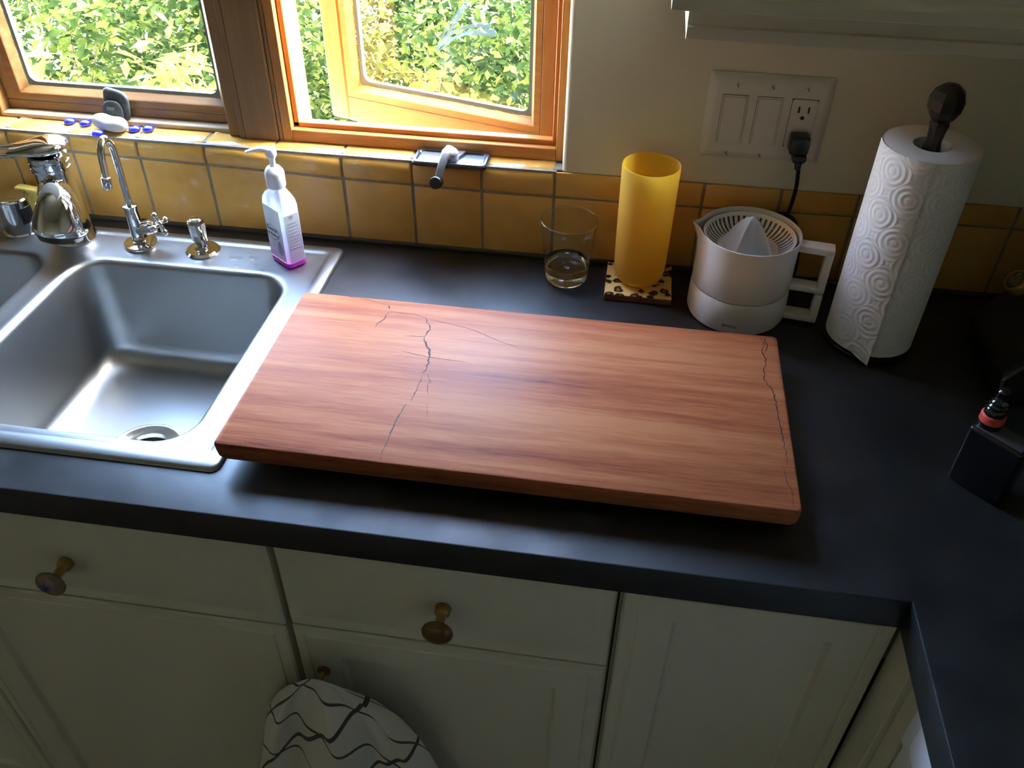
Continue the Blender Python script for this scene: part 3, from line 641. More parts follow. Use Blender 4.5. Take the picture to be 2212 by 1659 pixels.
V('printed_top', (-.0487,-.0467,.0089), (.0487,.0467,.0101), leo, ct, .0004)
# vase
vm = mat('frosted_yellow_glass', (.95,.72,.16), .4)
_tr = nd(vm,'ShaderNodeBsdfTranslucent'); _tr.inputs[0].default_value = (1,.80,.22,1); _mx = nd(vm,'ShaderNodeMixShader'); _mx.inputs[0].default_value = .70
lk(vm, bs(vm).outputs[0], _mx.inputs[1]); lk(vm, _tr.outputs[0], _mx.inputs[2]); lk(vm, _mx.outputs[0], vm.node_tree.nodes['Material Output'].inputs[0])
bm = bmesh.new(); Hv = .1835
lathe(bm, [(.006,.0),(.022,.0008),(.031,.0045),(.0355,.011),(.0375,.022),(.0385,.06),(.0402,Hv-.002),(.0398,Hv),(.0385,Hv),(.0378,Hv-.002),(.0360,.06),(.0345,.024),(.030,.012),(.018,.0075),(.001,.0070)], n=56)
vz = obj('vase', bm, vm, smooth=60, loc=(.8545,-.0555,.0102)); tag(vz, 'tall cylindrical frosted yellow glass vase standing on the leopard coaster', 'vase')
# juicer
ju = thing('citrus_juicer', 'white electric citrus juicer with slotted strainer, reamer cone and square handle', 'juicer', (.9965,-.098,.0003))
bm = bmesh.new(); rj = .0665
lathe(bm, [(.060,0),(.0665,.0015),(.0690,.007),(.0688,.030),(.0680,.0478),(.0672,.0490),(.060,.0495)], n=64); obj('motor_base', bm, white_pl, ju, smooth=40)
bm = bmesh.new()
def spout_ring(r, z, k=64, amt=0):
    L = []
    for i in range(k):
        a = 2*PI*i/k; d = (a-math.radians(172)+PI) % (2*PI)-PI; q = r+amt*math.exp(-(d/.14)**2); L.append(Vector((q*math.cos(a), q*math.sin(a), z)))
    return L
HJ = .1290
rs = [spout_ring(.060,.0500), spout_ring(.0668,.0505), spout_ring(.0678,.0522), spout_ring(.0672,.090), spout_ring(.0672,.108,amt=.002), spout_ring(.0680,HJ-.004,amt=.008), spout_ring(.0684,HJ,amt=.0105), spout_ring(.0672,HJ+.0004,amt=.0103), spout_ring(.0664,HJ-.002,amt=.0085), spout_ring(.0655,.108,amt=.002), spout_ring(.0640,.098), spout_ring(.030,.0965), spout_ring(.002,.0965)]
loft(bm, rs); obj('jug', bm, white_pl, ju, smooth=40)
# strainer basket with radial slots
slot_m = mat('slot_dark', (.07,.07,.055), .8)
bm = bmesh.new(); lathe(bm, [(.0625,.1235),(.0612,.1245),(.0598,.1235),(.056,.116),(.049,.1085),(.040,.1035),(.030,.1015),(.010,.1012)], n=64, cap0=False); obj('strainer', bm, white_pl, ju, smooth=40)
bm = bmesh.new()
prS = [(.0577,.1196),(.053,.1125),(.0465,.1072),(.041,.1046)]
for i in range(46):
    a = 2*PI*i/46; ca, sa = math.cos(a), math.sin(a); vs = []
    for r_, z in prS:
        hw_ = .0013*(r_/.05); vs.append((bm.verts.new((r_*ca-hw_*sa, r_*sa+hw_*ca, z+.0003)), bm.verts.new((r_*ca+hw_*sa, r_*sa-hw_*ca, z+.0003))))
    for q in range(3): bm.faces.new((vs[q][0], vs[q][1], vs[q+1][1], vs[q+1][0]))
o = obj('strainer_slots', bm, slot_m, ju); o['kind'] = 'stuff'
cone_m = mat('reamer_plastic', (.62,.64,.62), .3, Transmission_Weight=.15)
bm = bmesh.new(); rs = []
for t in [0,.12,.25,.4,.55,.7,.82,.92,1.0]:
    z = .1018+.0475*t; R0 = .0335*(1-t)**.62+.0015; L = []
    for i in range(80):
        a = 2*PI*i/80; rib = max(0, math.cos(4*(a-1.0)))**5; L.append(Vector(((R0*(1-.14)+R0*.24*rib)*math.cos(a), (R0*(1-.14)+R0*.24*rib)*math.sin(a), z)))
    rs.append(L)
loft(bm, rs); obj('reamer_cone', bm, cone_m, ju, smooth=50)
# square handle, upper half on the jug and lower half on the base
ha = math.radians(-8); mh = Matrix.Rotation(ha, 4, 'Z')
def hbox(bm, a, b): box(bm, a, b, .0025, 2, mh)
bm = bmesh.new(); w_ = .0105
hbox(bm, (.0655,-w_,.1120), (.1130,w_,.1225)); hbox(bm, (.1020,-w_,.0520), (.1130,w_,.1222)); hbox(bm, (.0655,-w_,.0520), (.1125,w_,.0615)); obj('jug_handle', bm, white_pl, ju, smooth=35)
bm = bmesh.new(); hbox(bm, (.1020,-w_,.0045), (.1130,w_,.0512)); hbox(bm, (.0660,-w_,.0045), (.1125,w_,.0150)); obj('base_handle', bm, white_pl, ju, smooth=35)
a = math.radians(-101); nrm = Vector((math.cos(a), math.sin(a), 0)); tx = Vector((-math.sin(a), math.cos(a), 0))
textobj('BRAUN', .0062, mat('logo_ink', (.22,.13,.09), .6), ju, frame_m(nrm*.0692+Vector((0,0,.0135)), tx, (0,0,1)))
# power cord with plug
bm = bmesh.new(); ox, oy = .9965, -.098
def cp(x, y, z): return (x-ox, y-oy, z)
cord = smoothpath([cp(1.051,-.030,.200),cp(1.055,-.024,.182),cp(1.0585,-.017,.155),cp(1.0575,-.014,.125),cp(1.053,-.014,.095),cp(1.046,-.014,.060),cp(1.036,-.014,.040),cp(1.024,-.012,.052),cp(1.020,-.011,.082),cp(1.030,-.011,.104),cp(1.048,-.012,.113),cp(1.066,-.015,.106),cp(1.078,-.020,.082),cp(1.082,-.027,.050),cp(1.080,-.036,.018),cp(1.070,-.046,.0040),cp(1.050,-.052,.0036),cp(1.036,-.058,.0050)], 8)
tube(bm, cord, .0028, 10); obj('power_cord', bm, blackp, ju, smooth=60)
bm = bmesh.new(); box(bm, cp(1.0345,-.036,.2115), cp(1.0600,-.0095,.2360), .004, 2); box(bm, cp(1.0405,-.038,.2000), cp(1.0600,-.0150,.2130), .005, 2)
tube(bm, [cp(1.0510,-.028,.203),cp(1.0515,-.030,.190)], lambda t: .006-.002*t, 12); obj('plug', bm, blackp, ju, smooth=40)
# paper towel holder and roll
PX, PY = 1.1755, -.142
hd_ = thing('paper_towel_holder', 'dark bronze upright paper towel holder with a faceted ball finial', 'towel holder', (PX,PY,.0003))
bm = bmesh.new(); lathe(bm, [(.054,0),(.058,.001),(.058,.005),(.054,.008),(.012,.0095)], n=48); obj('base', bm, bronze, hd_, smooth=40)
bm = bmesh.new(); lathe(bm, [(.0060,.009),(.0060,.270),(.0105,.272),(.0105,.280),(.0085,.290),(.0098,.303),(.0115,.310),(.0100,.314)], n=8, ph=.3); obj('rod', bm, bronze, hd_, smooth=20)
bm = bmesh.new(); lathe(bm, [(.0085,.312),(.0150,.320),(.0195,.329),(.0205,.340),(.0165,.350),(.0085,.3565),(.001,.358)], n=9, ph=.2); obj('finial', bm, bronze, hd_, smooth=5)
pr_ = thing('paper_towel_roll', 'white embossed paper towel roll standing on the bronze holder', 'paper towels', (PX,PY,.0105))
pm = mat('embossed_paper', (.90,.89,.86), .9)
uv = nd(pm,'ShaderNodeUVMap'); vv = nd(pm,'ShaderNodeTexVoronoi', Scale=25); vv.inputs['Randomness'].default_value = 0.0; mpu = nd(pm,'ShaderNodeMapping'); mpu.inputs['Rotation'].default_value=(0,0,math.radians(45)); lk(pm, uv.outputs[0], mpu.inputs[0]); lk(pm, mpu.outputs[0], vv.inputs['Vector'])
mm_ = nd(pm,'ShaderNodeMath', operation='MULTIPLY'); mm_.inputs[1].default_value = 36.; lk(pm, vv.outputs['Distance'], mm_.inputs[0]); sn = nd(pm,'ShaderNodeMath', operation='SINE'); lk(pm, mm_.outputs[0], sn.inputs[0])
n_ = nd(pm,'ShaderNodeTexNoise', Scale=300, Detail=3); lk(pm, uv.outputs[0], n_.inputs[0]); ad2 = nd(pm,'ShaderNodeMath', operation='MULTIPLY_ADD'); ad2.inputs[1].default_value=.8; lk(pm, n_.outputs[0], ad2.inputs[0]); lk(pm, sn.outputs[0], ad2.inputs[2])
bump(pm, ad2.outputs[0], .30, .0010)
def cyl_sheet(name, r0, r1, a0, a1, z0, z1, par, m, n=60, flare=0):
    bm = bmesh.new(); ul = bm.loops.layers.uv.new('UVMap'); grid = []
    nz = 10
    for j in range(nz+1):
        z = z0+(z1-z0)*j/nz; row = []
        for i in range(n+1):
            t = i/n; a = a0+(a1-a0)*t; r = r0+(r1-r0)*t
            fl = flare*max(0, 1-j/nz)**2*max(0,(t-.75)/.25)**2
            zz = z-(.010*max(0,(t-.8)/.2)*(1-j/nz)**3 if flare else 0)
            row.append((bm.verts.new(((r+fl)*math.cos(a), (r+fl)*math.sin(a), zz)), a*.057, z))
        grid.append(row)
    for j in range(nz):
        for i in range(n):
            q = (grid[j][i], grid[j][i+1], grid[j+1][i+1], grid[j+1][i]); f = bm.faces.new([p[0] for p in q])
            for l, p in zip(f.loops, q): l[ul].uv = (p[1], p[2])
    return obj(name, bm, m, par, smooth=60)
zt_ = .2755
cyl_sheet('paper_body', .0565, .0565, 0, 2*PI, 0, zt_, pr_, pm, 90)
bm = bmesh.new(); lathe(bm, [(.0564,.0005),(.0225,.0005),(.0215,.0005),(.0215,zt_-.001),(.0225,zt_-.0003),(.052,zt_+.0015),(.0564,zt_-.0005)], n=72, cap0=False, cap1=False); obj('paper_core', bm, paper, pr_, smooth=30)
cyl_sheet('loose_sheet', .0567, .0590, math.radians(-220), math.radians(-99), 0.0012, zt_+.0008, pr_, pm, 40, flare=.007)

# ------------------------------------------------------------------ wall plate
wp = thing('switch_plate', 'ivory three-gang wall plate with two rocker switches and an outlet', 'switch plate')
px0, px1, pz0, pz1 = .919, 1.0815, .1875, .3060
bm = bmesh.new(); loft(bm, [[Vector((p.x, y, p.y)) for p in rrect(px0+d,pz0+d,px1-d,pz1-d,r,0,4)] for d, y, r in ((0,.0030,.003),(0,.0015,.003),(.003,-.0020,.004),(.008,-.0052,.004),(.011,-.0060,.003))]); obj('plate', bm, ivory, wp, smooth=40)
gap_m = mat('plate_gap', (.08,.07,.05), .8)
for cx_ in (.9555, 1.0010, 1.0465):
    z0_, z1_ = .2120, .2780; hw_ = .0166
    V('gap', (cx_-hw_-.0006,-.0063,z0_-.0006), (cx_+hw_+.0006,-.0058,z1_+.0006), gap_m, wp, 0)
    if cx_ < 1.03:
        rk = thing('rocker_switch', None, None); rk.parent = wp
        bm = bmesh.new(); hframe(bm, cx_-hw_, cx_+hw_, z0_, z1_, (.0018,)*4, -.0075, -.0062, 0); obj('rocker_frame', bm, ivory, rk)
        bm = bmesh.new(); x0_, x1_ = cx_-hw_+.0023, cx_+hw_-.0023
        loft(bm, [[Vector((x,-.0064,z0_+.0023)), Vector((x,-.0090,z0_+.0023)), Vector((x,-.0072,(z0_+z1_)/2)), Vector((x,-.0070,z1_-.0026)), Vector((x,-.0064,z1_-.0026))] for x in (x0_, x1_)]); obj('rocker', bm, ivory, rk)
    else:
        ot = thing('outlet', None, None); ot.parent = wp
        bm = bmesh.new(); loft(bm, [[Vector((p.x, y, p.y)) for p in rrect(cx_-hw_,z0_,cx_+hw_,z1_,.003,0,3)] for y in (-.0062,-.0078)]); obj('outlet_face', bm, ivory, ot, smooth=30)
        bm = bmesh.new()
        for zz in (.2640, .2240):
            for sx in (-.0064, .0064): box(bm, (cx_+sx-.0012,-.0081,zz-.0038), (cx_+sx+.0012,-.0077,zz+.0046))
            lathe(bm, [(.0026,0),(.0026,.0003)], (cx_,-.0078,zz-.0105), (0,-1,0), 14)
        obj('outlet_slots', bm, blackp, ot)['kind'] = 'stuff'
    for zz in (.2915, .1960):
        sc2 = thing('screw', None, None); sc2.parent = wp
        bm = bmesh.new(); lathe(bm, [(.0032,0),(.0032,.0006),(.0024,.0012)], (cx_,-.0060,zz), (0,-1,0), 18); obj('screw_head', bm, ivory, sc2, smooth=30)
        bm = bmesh.new(); box(bm, (-.0005,-.0075,-.0027), (.0005,-.0070,.0027)); bmesh.ops.rotate(bm, cent=(0,0,0), matrix=Matrix.Rotation(random.uniform(-.7,-.2),3,'Y'), verts=bm.verts); bmesh.ops.translate(bm, vec=(cx_,-.0002,zz), verts=bm.verts); obj('screw_slot', bm, gap_m, sc2)

# ------------------------------------------------------------------ casement crank on the sill
ck = thing('window_crank', 'black and grey casement window crank lying on the tiled sill', 'window crank', (.562,.008,.1478))
bm = bmesh.new(); lo = rrect(-.056,-.029,.056,.0195,.008,0,4)
loft(bm, [rrect(-.056+d,-.029+d,.056-d,.0195-d,.008,z,4) for d, z in ((0,0),(0,.0045),(.0018,.0065),(.005,.0065),(.007,.0035),(.010,.0030))]); obj('cover', bm, blackp, ck, smooth=30)
bm = bmesh.new(); v_ = lambda L, z: [Vector((x,y,z)) for x, y in L]
loft(bm, [v_([(-.049,-.0215),(-.016,-.0215),(-.013,.0110),(-.046,.0110)],z) for z in (.0030,.0046)]); obj('inlay_panel', bm, greygl, ck); bm = bmesh.new(); loft(bm, [v_([(.008,-.0215),(.049,-.0215),(.049,.0110),(.022,.0110)],z) for z in (.0030,.0046)]); obj('inlay_panel', bm, greygl, ck)
bm = bmesh.new(); loft(bm, [v_([(-.016,-.010),(.004,-.022),(.019,.0175),(-.015,.0175)],z) for z in (.0032,.0072)]); obj('hub_plate', bm, greygl, ck)
bm = bmesh.new(); lathe(bm, [(.0125,.004),(.0125,.016),(.0105,.0185)], (-.001,-.008,0), n=28); obj('hub', bm, mat('grey_metal', (.35,.36,.38), .3, .7), ck, smooth=35)
bm = bmesh.new(); P = smoothpath([(-.001,-.004,.021),(-.004,-.018,.0185),(-.009,-.032,.004),(-.013,-.040,-.012)],6)
tube(bm, P, lambda t: .0072-.0015*t, 8, ry=.45, flat=(0,-.5,.8)); obj('handle_arm', bm, mat('grey_arm', (.42,.45,.50), .3, .7), ck, smooth=25)
bm = bmesh.new(); kd = Vector((-.02,-.86,.30)).normalized(); lathe(bm, [(.0085,0),(.0092,.002),(.0092,.016),(.0082,.0175)], (-.014,-.0385,-.018), kd, 26); obj('handle_knob', bm, blackp, ck, smooth=35)

# ------------------------------------------------------------------ pebbles and glass gems on the left sill
def pebble(name, sx, sy, sz, m, loc, rot=(0,0,0), f=None, sub=4):
    bm = bmesh.new(); bmesh.ops.create_icosphere(bm, subdivisions=sub, radius=1)
    for v in bm.verts:
        c = v.co.copy(); e = .78
        c = Vector([math.copysign(abs(q)**e, q) for q in c])
        if f: c = f(c)
        v.co = Vector((c.x*sx, c.y*sy, c.z*sz))
    o = obj(name, bm, m, smooth=True, loc=loc); o.rotation_euler = rot; return o
dkst = mat('dark_pebble', (.020,.026,.022), .6); noise_col(dkst, [(.4,(.030,.036,.030)),(.7,(.07,.085,.07))], 70)
_st = lambda c: Vector((math.copysign(abs(c.x)**.62,c.x)-.10*c.z, c.y, math.copysign(abs(c.z)**.62,c.z)*(1-.10*c.x)))
o = pebble('flat_stone', .0215, .0065, .0235, dkst, (.017,.0500,.1545+.0225), (math.radians(-6),.12,-.12), _st); tag(o, 'flat dark green-black stone standing on edge against the window sash', 'stone')
st2 = thing('engraved_pebble', 'small dark oval pebble with pale scratched lettering, in front of the larger dark stone', 'stone', (.0145,.0375,.1475))
op = pebble('pebble_body', .0170, .0042, .0200, dkst, (0,0,.0196), (math.radians(-12),0,0)); op.parent = st2
bm = bmesh.new(); rs = random.Random(5)
for i in range(5):
    x = -.005+i*.0025; tube(bm, smoothpath([(x,-.0050,.0265),(x+.0008,-.0050,.0290),(x+.0018,-.0042,.0320),(x+.0004,-.0046,.0295)],3), .00030, 5)
o = obj('scratched_mark', bm, mat('scratch_pale', (.30,.32,.28), .8), st2)
wpb = mat('pale_pebble', (.58,.55,.45), .55); noise_col(wpb, [(.3,(.50,.47,.38)),(.7,(.64,.61,.52))], 30)
def bean(c): return Vector((c.x, c.y, c.z*(.86+.14*abs(c.x))-(.16*math.exp(-(c.x*3)**2) if c.z > 0 else 0)))
o = pebble('white_pebble', .0290, .0140, .0125, wpb, (.0150,.0215,.1472+.0118), (0,.10,-.12), bean); tag(o, 'pale grey bean-shaped pebble lying in front of the dark stones', 'stone')
gem = mat('cobalt_glass', (.03,.05,.95), .02, Transmission_Weight=.35, IOR=1.6, Coat_Weight=1.0, Specular_IOR_Level=1.0); bs(gem).inputs['Emission Strength'].default_value = 0
gl_pos = [(-.062,.034,'cobalt blue glass gem, leftmost on the sill'),(-.0345,.0315,'cobalt blue glass gem just left of the pale pebble'),(.0045,-.0005,'cobalt blue glass gem at the tile edge below the pale pebble'),(.0520,.0245,'cobalt blue glass gem touching the right end of the pale pebble'),(.0725,.0285,'cobalt blue glass gem, rightmost on the sill')]
g0 = None
for i, (x, y, lb) in enumerate(gl_pos):
    if g0 is None:
        bm = bmesh.new(); lathe(bm, [(.0015,.0002),(.0075,.0006),(.0094,.0028),(.0090,.0050),(.0065,.0072),(.0030,.0083),(.0004,.0086)], n=28); o = g0 = obj('glass_gem', bm, gem, smooth=60)
    else:
        o = g0.copy(); C.objects.link(o)
    o.location = (x, y, .1472); tag(o, lb, 'glass gem', 'blue glass gems on the sill')

# ------------------------------------------------------------------ knife block and carved handle
kb = thing('knife_block', 'black slanted knife block in the dark right corner', 'knife block')
bm = bmesh.new(); prf = [(1.318,.0003),(1.312,.035),(1.440,.200),(1.520,.175),(1.540,.0003)]
loft(bm, [[Vector((x,y,z)) for x, z in prf] for y in (-.255,-.105)]); bmesh.ops.bevel(bm, geom=bm.edges[:], offset=.003, segments=1, affect='EDGES'); obj('block_body', bm, mat('black_wood', (.012,.011,.010), .35), kb)
kn = thing('knife', 'knife with a round brass end cap carved with three spirals, in the block', 'knife', (1.300,-.206,.1505))
ka = Vector((.74,.10,-.60)).normalized()
bm = bmesh.new(); lathe(bm, [(.0100,-.0002),(.0135,.0003),(.0148,.0020),(.0148,.012),(.0130,.014)], (0,0,0), ka, 40); obj('end_cap', bm, brass, kn, smooth=40)
bm = bmesh.new(); lathe(bm, [(.0128,.0135),(.0120,.05),(.0125,.085)], (0,0,0), ka, 32); obj('grip', bm, blackp, kn, smooth=40)
u_ = ka.cross(Vector((0,0,1))).normalized(); v2 = ka.cross(u_).normalized(); bm = bmesh.new()
bm2 = bmesh.new(); lathe(bm2, [(.0112,-.0008),(.0119,-.0003)], (0,0,0), ka, 40); obj('dark_recess', bm2, mat('recess_brown', (.05,.035,.015), .6), kn)
for k in range(3):
    c0 = u_*(.0056*math.cos(2*PI*k/3+.5))+v2*(.0056*math.sin(2*PI*k/3+.5)); P = []
    for i in range(40):
        a = i/39*4*PI+2*PI*k/3; r_ = .0006+.0040*i/39; P.append(c0+u_*(r_*math.cos(a))+v2*(r_*math.sin(a))-ka*.0011)
    tube(bm, P, .00045, 6)
tube(bm, [u_*(.0128*math.cos(2*PI*i/48))+v2*(.0128*math.sin(2*PI*i/48))-ka*.0006 for i in range(48)], .0009, 8, closed=True)
obj('spiral_relief', bm, brass, kn, smooth=60)

# ------------------------------------------------------------------ vaporizer
va = thing('vaporizer', 'glossy black box vaporizer with ribbed mouthpiece and an orange-red band', 'vaporizer', (1.222,-.405,.0003), math.radians(-44))
bm = bmesh.new(); box(bm, (0,0,0), (.060,.030,.080), .0035, 3); obj('case', bm, blackg, va, smooth=40)
bm = bmesh.new(); box(bm, (.004,.003,.0798), (.057,.027,.0812), .0006, 1); obj('top_plate', bm, mat('dark_grey_plate', (.09,.09,.10), .3, .5), va)
tx_, ty_ = .012, .017
bm = bmesh.new(); lathe(bm, [(0.0120,0.0805),(0.0125,0.0820),(0.0125,0.0860),(0.0105,0.0870)], (tx_,ty_,0), n=32); obj('tank_base', bm, blackg, va, smooth=40)
bm = bmesh.new(); lathe(bm, [(0.0110,0.0865),(0.0128,0.0880),(0.0128,0.0960),(0.0112,0.0975)], (tx_,ty_,0), n=32); o = obj('band', bm, mat('orange_red_band', (.55,.06,.04), .5), va, smooth=40); o['label'] = 'orange-red rubber band ring'
bm = bmesh.new(); lathe(bm, [(0.0108,0.0970),(0.0110,0.1040),(0.0095,0.1060),(0.0100,0.1090),(0.0082,0.1110),(0.0086,0.1140),(0.0068,0.1160),(0.0060,0.1240),(0.0066,0.1280),(0.0050,0.1300)], (tx_,ty_,0), n=32); obj('mouthpiece', bm, blackg, va, smooth=40)

# ------------------------------------------------------------------ towel
cl = mat('checked_cotton', (.74,.72,.62), .9)
uvn = nd(cl,'ShaderNodeUVMap'); sx_ = nd(cl,'ShaderNodeSeparateXYZ'); lk(cl, uvn.outputs[0], sx_.inputs[0])
def stripe(m, src, per, w, off):
    a = nd(m,'ShaderNodeMath', operation='ADD'); a.inputs[1].default_value = off; lk(m, src, a.inputs[0])
    b = nd(m,'ShaderNodeMath', operation='PINGPONG'); b.inputs[1].default_value = per/2; lk(m, a.outputs[0], b.inputs[0])
    c = nd(m,'ShaderNodeMath', operation='LESS_THAN'); c.inputs[1].default_value = w; lk(m, b.outputs[0], c.inputs[0]); return c.outputs[0]
sa_ = stripe(cl, sx_.outputs[0], .155, .0052, .03); sb_ = stripe(cl, sx_.outputs[1], .120, .0036, .045)
mxx = nd(cl,'ShaderNodeMath', operation='MAXIMUM'); lk(cl, sa_, mxx.inputs[0]); lk(cl, sb_, mxx.inputs[1])
lk(cl, ramp(cl, mxx.outputs[0], [(.4,(.66,.63,.52)),(.6,(.085,.075,.065))]), bs(cl).inputs['Base Color'])
wv = nd(cl,'ShaderNodeTexWave', Scale=700); lk(cl, uvn.outputs[0], wv.inputs[0]); bump(cl, wv.outputs[0], .12, .0005)
bm = bmesh.new(); ul = bm.loops.layers.uv.new('UVMap'); NU, NV = 90, 60; grid = []
for j in range(NV+1):
    t = j/NV; z = -.250-.34*t; wdt = .020+.078*(1-math.exp(-t*4.2))+.055*t; dep = .014+.050*(1-math.exp(-t*3)); row = []
    for i in range(NU+1):
        s = i/NU*2-1; th = s*PI*.5
        x = .512+wdt*math.sin(th)+.008*t+.006*math.sin(7*s+3*t)*t
        fold = (.010+.012*t)*math.sin(9.5*s+1.6*t+.5)*min(1,t*4)+.006*math.sin(21*s-2*t)*min(1,t*3)
        y = FY-.028-.020*math.exp(-t*9)-dep*math.cos(th)*.85-fold*math.cos(th)
        y = min(y, FY-.004)
        zz = z+.018*math.cos(th)*(1-t)+.020*abs(s)**2*-.8*(1-t)
        row.append((bm.verts.new((x,y,zz)), .5*s*(.30+.25*t)+.10*t, -.62*t+.10*s*s))
    grid.append(row)
for j in range(NV):
    for i in range(NU):
        q = (grid[j][i], grid[j][i+1], grid[j+1][i+1], grid[j+1][i]); f = bm.faces.new([p[0] for p in q])
        for l, p in zip(f.loops, q): l[ul].uv = (p[1]*math.cos(.55)-p[2]*math.sin(.55), p[1]*math.sin(.55)+p[2]*math.cos(.55))
tw = obj('kitchen_towel', bm, cl, smooth=True); tag(tw, 'cream tea towel with dark windowpane check, bunched on a hook of the cabinet door', 'towel')
mo = tw.modifiers.new('thick', 'SOLIDIFY'); mo.thickness = .0014; mo.offset = 0

# ================================================================== GARDEN
gr_m = mat('pale_gravel', (.80,.77,.66), .9); noise_col(gr_m, [(.3,(.66,.62,.50)),(.7,(.90,.87,.76))], 30)
bm = bmesh.new(); box(bm, (-7,.122,-1.35), (7,9,-1.25)); gd = tag(obj('garden_ground', bm, gr_m), 'sunlit pale gravel ground behind the shrubs', 'ground')
gw_m = mat('pale_garden_wall', (.85,.82,.70), .9)
tag(obj('garden_wall', B((-7,5.2,-1.25),(7,5.4,-.1)), gw_m), 'low pale garden wall seen in gaps between the shrubs', 'wall')
def leafmat(name, a, b, c):
    m = mat(name, a, .8, Specular_IOR_Level=.03); n = m.node_tree.nodes; at = nd(m, 'ShaderNodeTexNoise', Scale=9, Detail=3); lk(m, coords(m), at.inputs[0])
    col = ramp(m, at.outputs[0], [(.30,a),(.5,b),(.72,c)]); lk(m, col, bs(m).inputs['Base Color'])
    tr = n.new('ShaderNodeBsdfTranslucent'); lk(m, col, tr.inputs[0]); mx = n.new('ShaderNodeMixShader'); mx.inputs[0].default_value = .42
    out = n['Material Output']; lk(m, bs(m).outputs[0], mx.inputs[1]); lk(m, tr.outputs[0], mx.inputs[2]); lk(m, mx.outputs[0], out.inputs[0]); return m
lf1 = leafmat('mid_green_leaf', (.032,.048,.007), (.062,.080,.013), (.12,.14,.03))
lf2 = leafmat('deep_green_leaf', (.009,.017,.004), (.020,.034,.008), (.045,.062,.014))
lf3 = leafmat('golden_leaf', (.11,.055,.008), (.16,.085,.012), (.24,.14,.03))
lf4 = leafmat('pale_green_leaf', (.10,.12,.02), (.17,.19,.03), (.28,.30,.07))
bark = mat('bark', (.16,.10,.06), .9)
LEAF = np.array([(0,0,0),(.5,.30,.10),(1.05,0,.0),(.5,-.30,.10),(.5,0,-.02)], float); LEAF[:,0] -= .1
LF = [(0,4,1),(1,4,2),(2,4,3),(3,4,0)]
def rotmats(n, up=.6):
    z = rng.normal(size=(n,3)); z[:,2] = np.abs(z[:,2])+up; z /= np.linalg.norm(z,axis=1)[:,None]
    a = rng.normal(size=(n,3)); x = a-(a*z).sum(1)[:,None]*z; x /= np.linalg.norm(x,axis=1)[:,None]; y = np.cross(z,x); return np.stack([x,y,z],2)
def leaf_cloud(name, pts, size, m, parent, up=.6, slim=1.0):
    n = len(pts); R = rotmats(n, up); L = LEAF.copy(); L[:,1] *= slim; s = size*rng.uniform(.6,1.25,n)
    V_ = np.einsum('nij,kj->nki', R, L)*s[:,None,None]+pts[:,None,:]; k = len(L)
    F = (np.array(LF)[None]+(np.arange(n)*k)[:,None,None]).reshape(-1,3)
    me = bpy.data.meshes.new(name); me.from_pydata(V_.reshape(-1,3).tolist(), [], F.tolist())
    for q in ([lf1, lf2, lf4] if m in (lf1, lf2) else [m]): me.materials.append(q)
    if m in (lf1, lf2): me.polygons.foreach_set('material_index', np.repeat(rng.choice([0,1,2], n, p=[.34,.50,.16] if m is lf1 else [.28,.63,.09]), 4).astype(np.int32))
    o = bpy.data.objects.new(name, me); C.objects.link(o); o.parent = parent; o['kind'] = 'stuff'; return o
lmesh = {}
def single_leaves(pts, size, m, parent, slim=1.0):
    R = rotmats(len(pts), .3); key = (m.name, slim)
    if key not in lmesh:
        me = bpy.data.meshes.new('leaf'); L = LEAF.copy(); L[:,1] *= slim; me.from_pydata(L.tolist(), [], LF); me.materials.append(m); lmesh[key] = me
    for p, r in zip(pts, R):
        o = bpy.data.objects.new('leaf', lmesh[key]); C.objects.link(o); o.parent = parent; mm = Matrix(r.tolist()).to_4x4()
        s = size*random.uniform(.8,1.3); mm = Matrix.Translation(Vector(p))@mm@Matrix.Diagonal((s,s,s,1)); o.matrix_local = mm
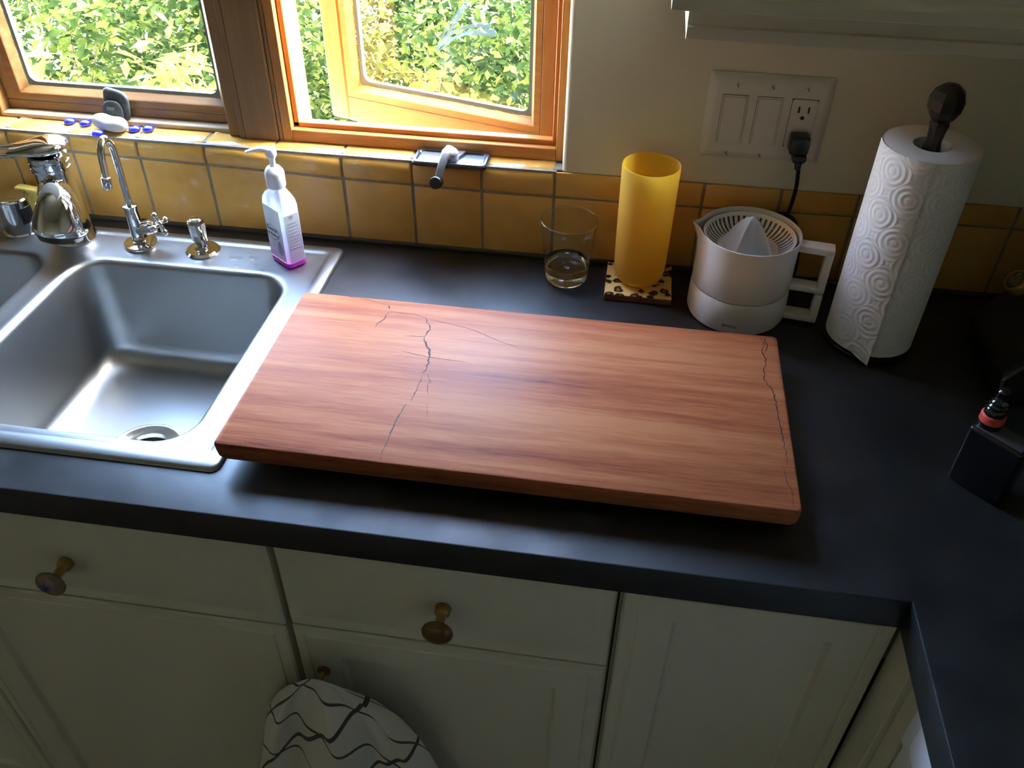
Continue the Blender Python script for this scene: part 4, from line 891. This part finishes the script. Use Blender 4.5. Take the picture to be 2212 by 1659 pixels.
def shrub(label, c, rad, nclump, nleaf, size, m, nsingle=60, slim=1.0, sm=None, name='shrub', ssize=None):
    t = thing(name, label, 'shrub', (c[0], c[1], -1.25), group=None); c0 = np.array([0,0,c[2]+1.25]); rad = np.array(rad)
    u = rng.normal(size=(nclump,3)); u /= np.linalg.norm(u,axis=1)[:,None]; rr = rng.uniform(.25,1,nclump)**.5; cl_ = c0+u*rr[:,None]*rad
    idx = rng.integers(0,nclump,nleaf); pts = cl_[idx]+rng.normal(size=(nleaf,3))*np.array([.062,.062,.055])
    pts[:,2] = np.maximum(pts[:,2], .02)
    leaf_cloud('foliage', pts, size, m, t, slim=slim)
    bm = bmesh.new()
    for i in range(0, nclump, max(1, nclump//22)):
        q = cl_[i]; mid = np.array([q[0]*.4, q[1]*.4, q[2]*.55]); tube(bm, smoothpath([(random.uniform(-.03,.03),random.uniform(-.03,.03),0), tuple(mid), tuple(q)],4), lambda t_: .009-.006*t_, 6)
    obj('branches', bm, bark, t, smooth=60)
    if nsingle:
        front = cl_[cl_[:,1] < .1*rad[1]]; front = front if len(front) else cl_
        p2 = front[rng.integers(0,len(front),nsingle)]+rng.normal(size=(nsingle,3))*.07; p2[:,1] -= .07; p2[:,2] = np.maximum(p2[:,2], .03)
        single_leaves(p2, ssize or size*1.25, sm or m, t, slim)
    return t
shrub('broad mid-green leafy shrub behind the left window pane', (-1.28,1.65,-.52), (.42,.34,.50), 56, 2600, .046, lf1, 90, ssize=.055)
shrub('dense darker green shrub filling the right half of the left pane', (-.62,1.75,-.48), (.40,.34,.52), 80, 4600, .040, lf2, 90)
shrub('bushy green shrub seen in the gap and left part of the open casement', (.02,2.0,-.62), (.36,.32,.50), 54, 2600, .042, lf1, 70)
shrub('dense dark green shrub filling the right of the open casement pane', (.52,1.75,-.50), (.40,.34,.52), 80, 4400, .038, lf2, 90)
shrub('small golden-leaved bush at the lower middle of the casement pane', (.265,1.20,-.33), (.10,.09,.11), 16, 420, .040, lf3, 50)
shrub('pale spiky shrub with long narrow leaves at the lower left of the left pane', (-1.02,1.10,-.28), (.16,.12,.14), 14, 260, .085, lf4, 40, slim=.5)
shrub('pale narrow-leaved shoots at the lower right corner of the left pane', (-.47,1.10,-.27), (.10,.10,.10), 10, 200, .070, lf4, 30, slim=.55)
shrub('large rounded hedge shrub standing farther back on the left', (-1.9,3.2,-.7), (.75,.5,.6), 80, 7500, .045, lf1, 0)
shrub('large rounded hedge shrub standing farther back in the middle', (-.75,3.3,-.8), (.65,.45,.55), 80, 7500, .045, lf2, 0)
shrub('large rounded hedge shrub standing farther back on the right', (.35,3.3,-.65), (.70,.5,.60), 80, 8000, .045, lf1, 0)
